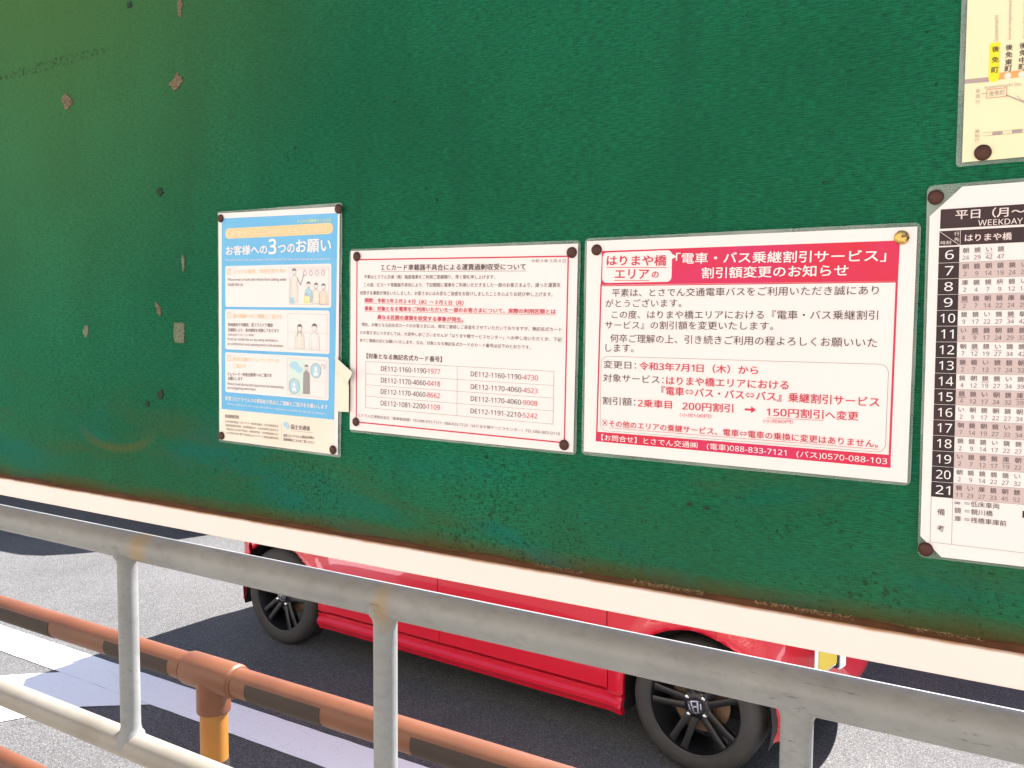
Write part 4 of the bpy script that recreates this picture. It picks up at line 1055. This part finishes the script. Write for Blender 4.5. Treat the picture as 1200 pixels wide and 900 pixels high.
def make_car(mat='carred', rim='rim'):
    root = empty('car', (0, 0, 0)); B = M[mat]
    for mir in (False, True):
        lim = lambda a, b: None
        rear = [p for p in OUT if p[0] < .10 and not (p[1] == 0 and p[0] > -.215)]
        rq = [p for p in OUT if -.24 < p[0] <= .10 and p[1] == 0]
        thick(skin(0, 0, .215, .95, mir, xlim=[p for p in OUT if p[0] <= -.212]), .012, mir).build('rear_bumper', B, root, smooth=True)
        thick(skin(0, 0, .262, .95, mir, xlim=[(-.207, 0, 0, -1)] + [p for p in OUT if p[1] == 0 and -.2 < p[0] < .06] + [(.062, 0, 0, -1)]), .02, mir).build('rear_quarter', B, root, smooth=True)
        rd = thick(skin(.067, 1.1775, .268, .95, mir), .02, mir).build('rear_door', B, root, smooth=True)
        fd = thick(skin(1.1825, 2.122, .268, .95, mir), .02, mir).build('front_door', B, root, smooth=True)
        for o, x in ((rd, .25), (fd, 1.32)):
            h = MB(); y = .0 if not mir else WID; s = -1 if not mir else 1
            h.tube([(x, y+s*.0, .83), (x+.015, y+s*.03, .832), (x+.17, y+s*.034, .835), (x+.19, y+s*.0, .836)], [.011, .012, .012, .010], 12); h.build('handle', B, o, smooth=True)
        thick(skin(2.127, 3.2, .262, .95, mir, xlim=[(2.127, 0, 0, -1)] + [p for p in OUT if p[1] == 0 and p[0] > 2.135] + [(U1-.06-.34-.002, 0, 0, -1)]), .02, mir).build('front_wing', B, root, smooth=True)
        fb = thick(skin(0, 0, .19, .90, mir, xlim=[(U1-.06-.34+.002, 0, 0, -1)] + [p for p in OUT if p[1] > .001 and p[0] > 1]), .012, mir).build('front_bumper', B, root, smooth=True)
        thick(skin(.345, 2.205, .172, .2615, mir, inset=-.006, cut=True), .03, mir).build('side_skirt', B, root, smooth=True)
        # black liner behind the gaps and inside the arches
        skin(-.2, 2.7, .20, .93, mir, inset=.016).build('inner_panel', M['black'], root, smooth=True)
        for cx in (0, WB):
            mb = MB(); vs = []; n = 24
            for i in range(n+1):
                a = R(-18 + 216*i/n)
                for yy in (.012, .20): vs.append((cx+(AR+.002)*math.cos(a), yy if not mir else WID-yy, .285+(AR+.002)*math.sin(a)))
            mb.add(vs, [(2*i, 2*i+1, 2*i+3, 2*i+2) for i in range(n)]); mb.build('wheel_arch', M['black'], root, smooth=True)
    mb = MB(); mb.box((U0+.06, .205, .19), (2.80, WID-.205, .90)); mb.build('chassis', M['black'], root)
    # bonnet, roof and pillars
    def loft(secs, name, mat_, cap=False):
        mb = MB(); n = len(secs[0]); vs = [p for s in secs for p in s]
        mb.add(vs, [(i*n+j, i*n+j+1, (i+1)*n+j+1, (i+1)*n+j) for i in range(len(secs)-1) for j in range(n-1)])
        if cap: mb.add(secs[0], [tuple(range(n))]); mb.add(secs[-1], [tuple(range(n))])
        return mb.build(name, mat_, root, smooth=True)
    c = WID/2
    secs = []
    for x in (2.05, 2.3, 2.6, 2.8, 2.93):
        z = .99 - .03*(x-2.05) - .10*max(0, x-2.6)**2*6; hw = c - .01 - .55*max(0, x-2.62)**1.5
        secs.append([(x, c + hw*t, z - .045*abs(t)**3 - .03*(1 if abs(t) > .99 else 0)) for t in (-1, -.9, -.7, -.35, 0, .35, .7, .9, 1)])
    loft(secs, 'bonnet', B)
    prof = [(-.385, .945), (-.375, 1.10), (-.35, 1.30), (-.31, 1.45), (-.20, 1.55), (.1, 1.60), (.6, 1.615), (1.1, 1.605), (1.45, 1.575), (1.62, 1.53), (1.85, 1.33), (2.08, 1.12), (2.24, .965)]
    secs = []
    for x, z in prof:
        k = (z-.95)/.66; hw = c - .015 - .12*k
        sec = [(x, c-(c-.012), .94), (x, c-(c-.02)+.03*k, .945+(z-.945)*.35), (x, c-(hw+.03), .945+(z-.945)*.8), (x, c-hw, z-.03*k)]
        sec += [(x, c-hw*.8, z-.006*k), (x, c, z+.004)]
        sec += [(a, WID-b, d) for a, b, d in sec[-2::-1]]
        secs.append(sec)
    loft(secs, 'roof', B, cap=True)
    def pane(name, pts):
        mb = MB(); mb.add(pts, [tuple(range(len(pts)))]); mb.build(name, M['glass'], root)
    for mir in (0, 1):
        f = (lambda p: (p[0], WID-p[1], p[2])) if mir else (lambda p: p)
        for name, a in (('side_window', [(.12, 1.02), (1.12, 1.00), (1.12, 1.50), (.10, 1.50)]), ('side_window', [(1.20, 1.00), (1.98, 1.02), (1.55, 1.46), (1.20, 1.50)]), ('quarter_window', [(-.22, 1.05), (.05, 1.03), (.04, 1.49), (-.17, 1.42)])):
            pane(name, [f((x, .004 + .125*(z-.95)/.6 , z)) for x, z in a])
        m = MB(); m.lathe([(0, -.05), (.05, -.045), (.075, 0), (.07, .03), (0, .035)], 16, axis='x'); m.v = [f((x*1.0+1.98, y*1.1-.10, z*.9+1.03)) for x, y, z in m.v]; m.build('door_mirror', B, root, smooth=True)
        m = MB(); m.lathe([(0, -.03), (.06, -.02), (.10, .0), (.095, .03), (0, .05)], 24, axis='x'); m.v = [f((x+2.93, y*1.3+.26, z+.77)) for x, y, z in m.v]; m.build('headlight', M['lamp'], root, smooth=True)
        m = MB(); m.box((-.413, .05, .72), (-.36, .20, 1.0)); m.v = [f(v) for v in m.v]; m.build('tail_light', M['redlamp'], root, bevel=.01)
    pane('windscreen', [(2.225, .15, 1.01), (2.225, WID-.15, 1.01), (1.68, WID-.24, 1.505), (1.68, .24, 1.505)])
    pane('rear_window', [(-.389, .18, 1.06), (-.352, .22, 1.38), (-.352, WID-.22, 1.38), (-.389, WID-.18, 1.06)])
    # number plate in its white surround, slanting bumper trim beside it
    def slat(x0, y0, z0, x1, y1, z1, h, d, mat_, name, lean=0):
        mb = MB(); a = Vector((x0, y0, z0)); b = Vector((x1, y1, z1)); up = Vector((lean, 0, 1)).normalized()*h; n_ = (b-a).cross(up).normalized()*d
        mb.add([a, b, b+up, a+up, a+n_, b+n_, b+up+n_, a+up+n_], [(0,1,2,3), (7,6,5,4), (0,4,5,1), (1,5,6,2), (2,6,7,3), (3,7,4,0)])
        return mb.build(name, mat_, root, bevel=.002)
    FRONT(slat)
    an = MB(); an.tube([(.5, .30, 1.60), (.42, .30, 1.78), (.32, .30, 2.0)], [.007, .004, .002], 8); an.build('antenna', M['black'], root)
    for x, y in ((0, .0), (WB, .0)): wheel(root, x, y+.012, -1, rim); wheel(root, x, WID-.012, 1, rim)
    return root
def FRONT(slat):
    slat(2.999, .054, .50, 3.02, .25, .50, .165, -.012, M['white_plastic'], 'plate_surround')
    slat(3.003, .062, .512, 3.026, .240, .512, .14, -.006, M['plate'], 'number_plate')
    slat(3.022, .262, .48, 3.032, .335, .48, .20, -.03, M['black'], 'grille_slot')
    slat(3.030, .300, .47, 3.036, .345, .47, .20, -.03, M['white_plastic'], 'grille_bar')
    slat(3.026, .285, .47, 3.030, .297, .47, .20, -.03, M['white_plastic'], 'grille_bar')
car = make_car()
car.location = (-3.267, 2.687, 0); car.rotation_euler = (0, 0, R(-3.308))
tag(car, 'small glossy red car with black alloy wheels, seen below the board', 'car')
def repaint(root, mats):
    for ch in root.children_recursive:
        if ch.type == 'MESH' and ch.data.materials and ch.data.materials[0] == M['carred']:
            ch.data = ch.data.copy(); ch.data.materials[0] = M[mats]
c2 = copy_tree(car); c2.location = (-6.12, 6.37, 0); c2.rotation_euler = (0, 0, math.pi); c2.scale = (1.3, 1.3, 1.3); repaint(c2, 'carwhite')
tag(c2, 'tall white car in the far lane, behind the left end of the board', 'car')
c3 = copy_tree(car); c3.location = (-.62, 4.95, 0); c3.rotation_euler = (0, 0, 0); repaint(c3, 'carsilver')
tag(c3, 'silver car in the far lane, behind the right end of the board', 'car')
for o_, n_ in ((car, 0),):
    pass
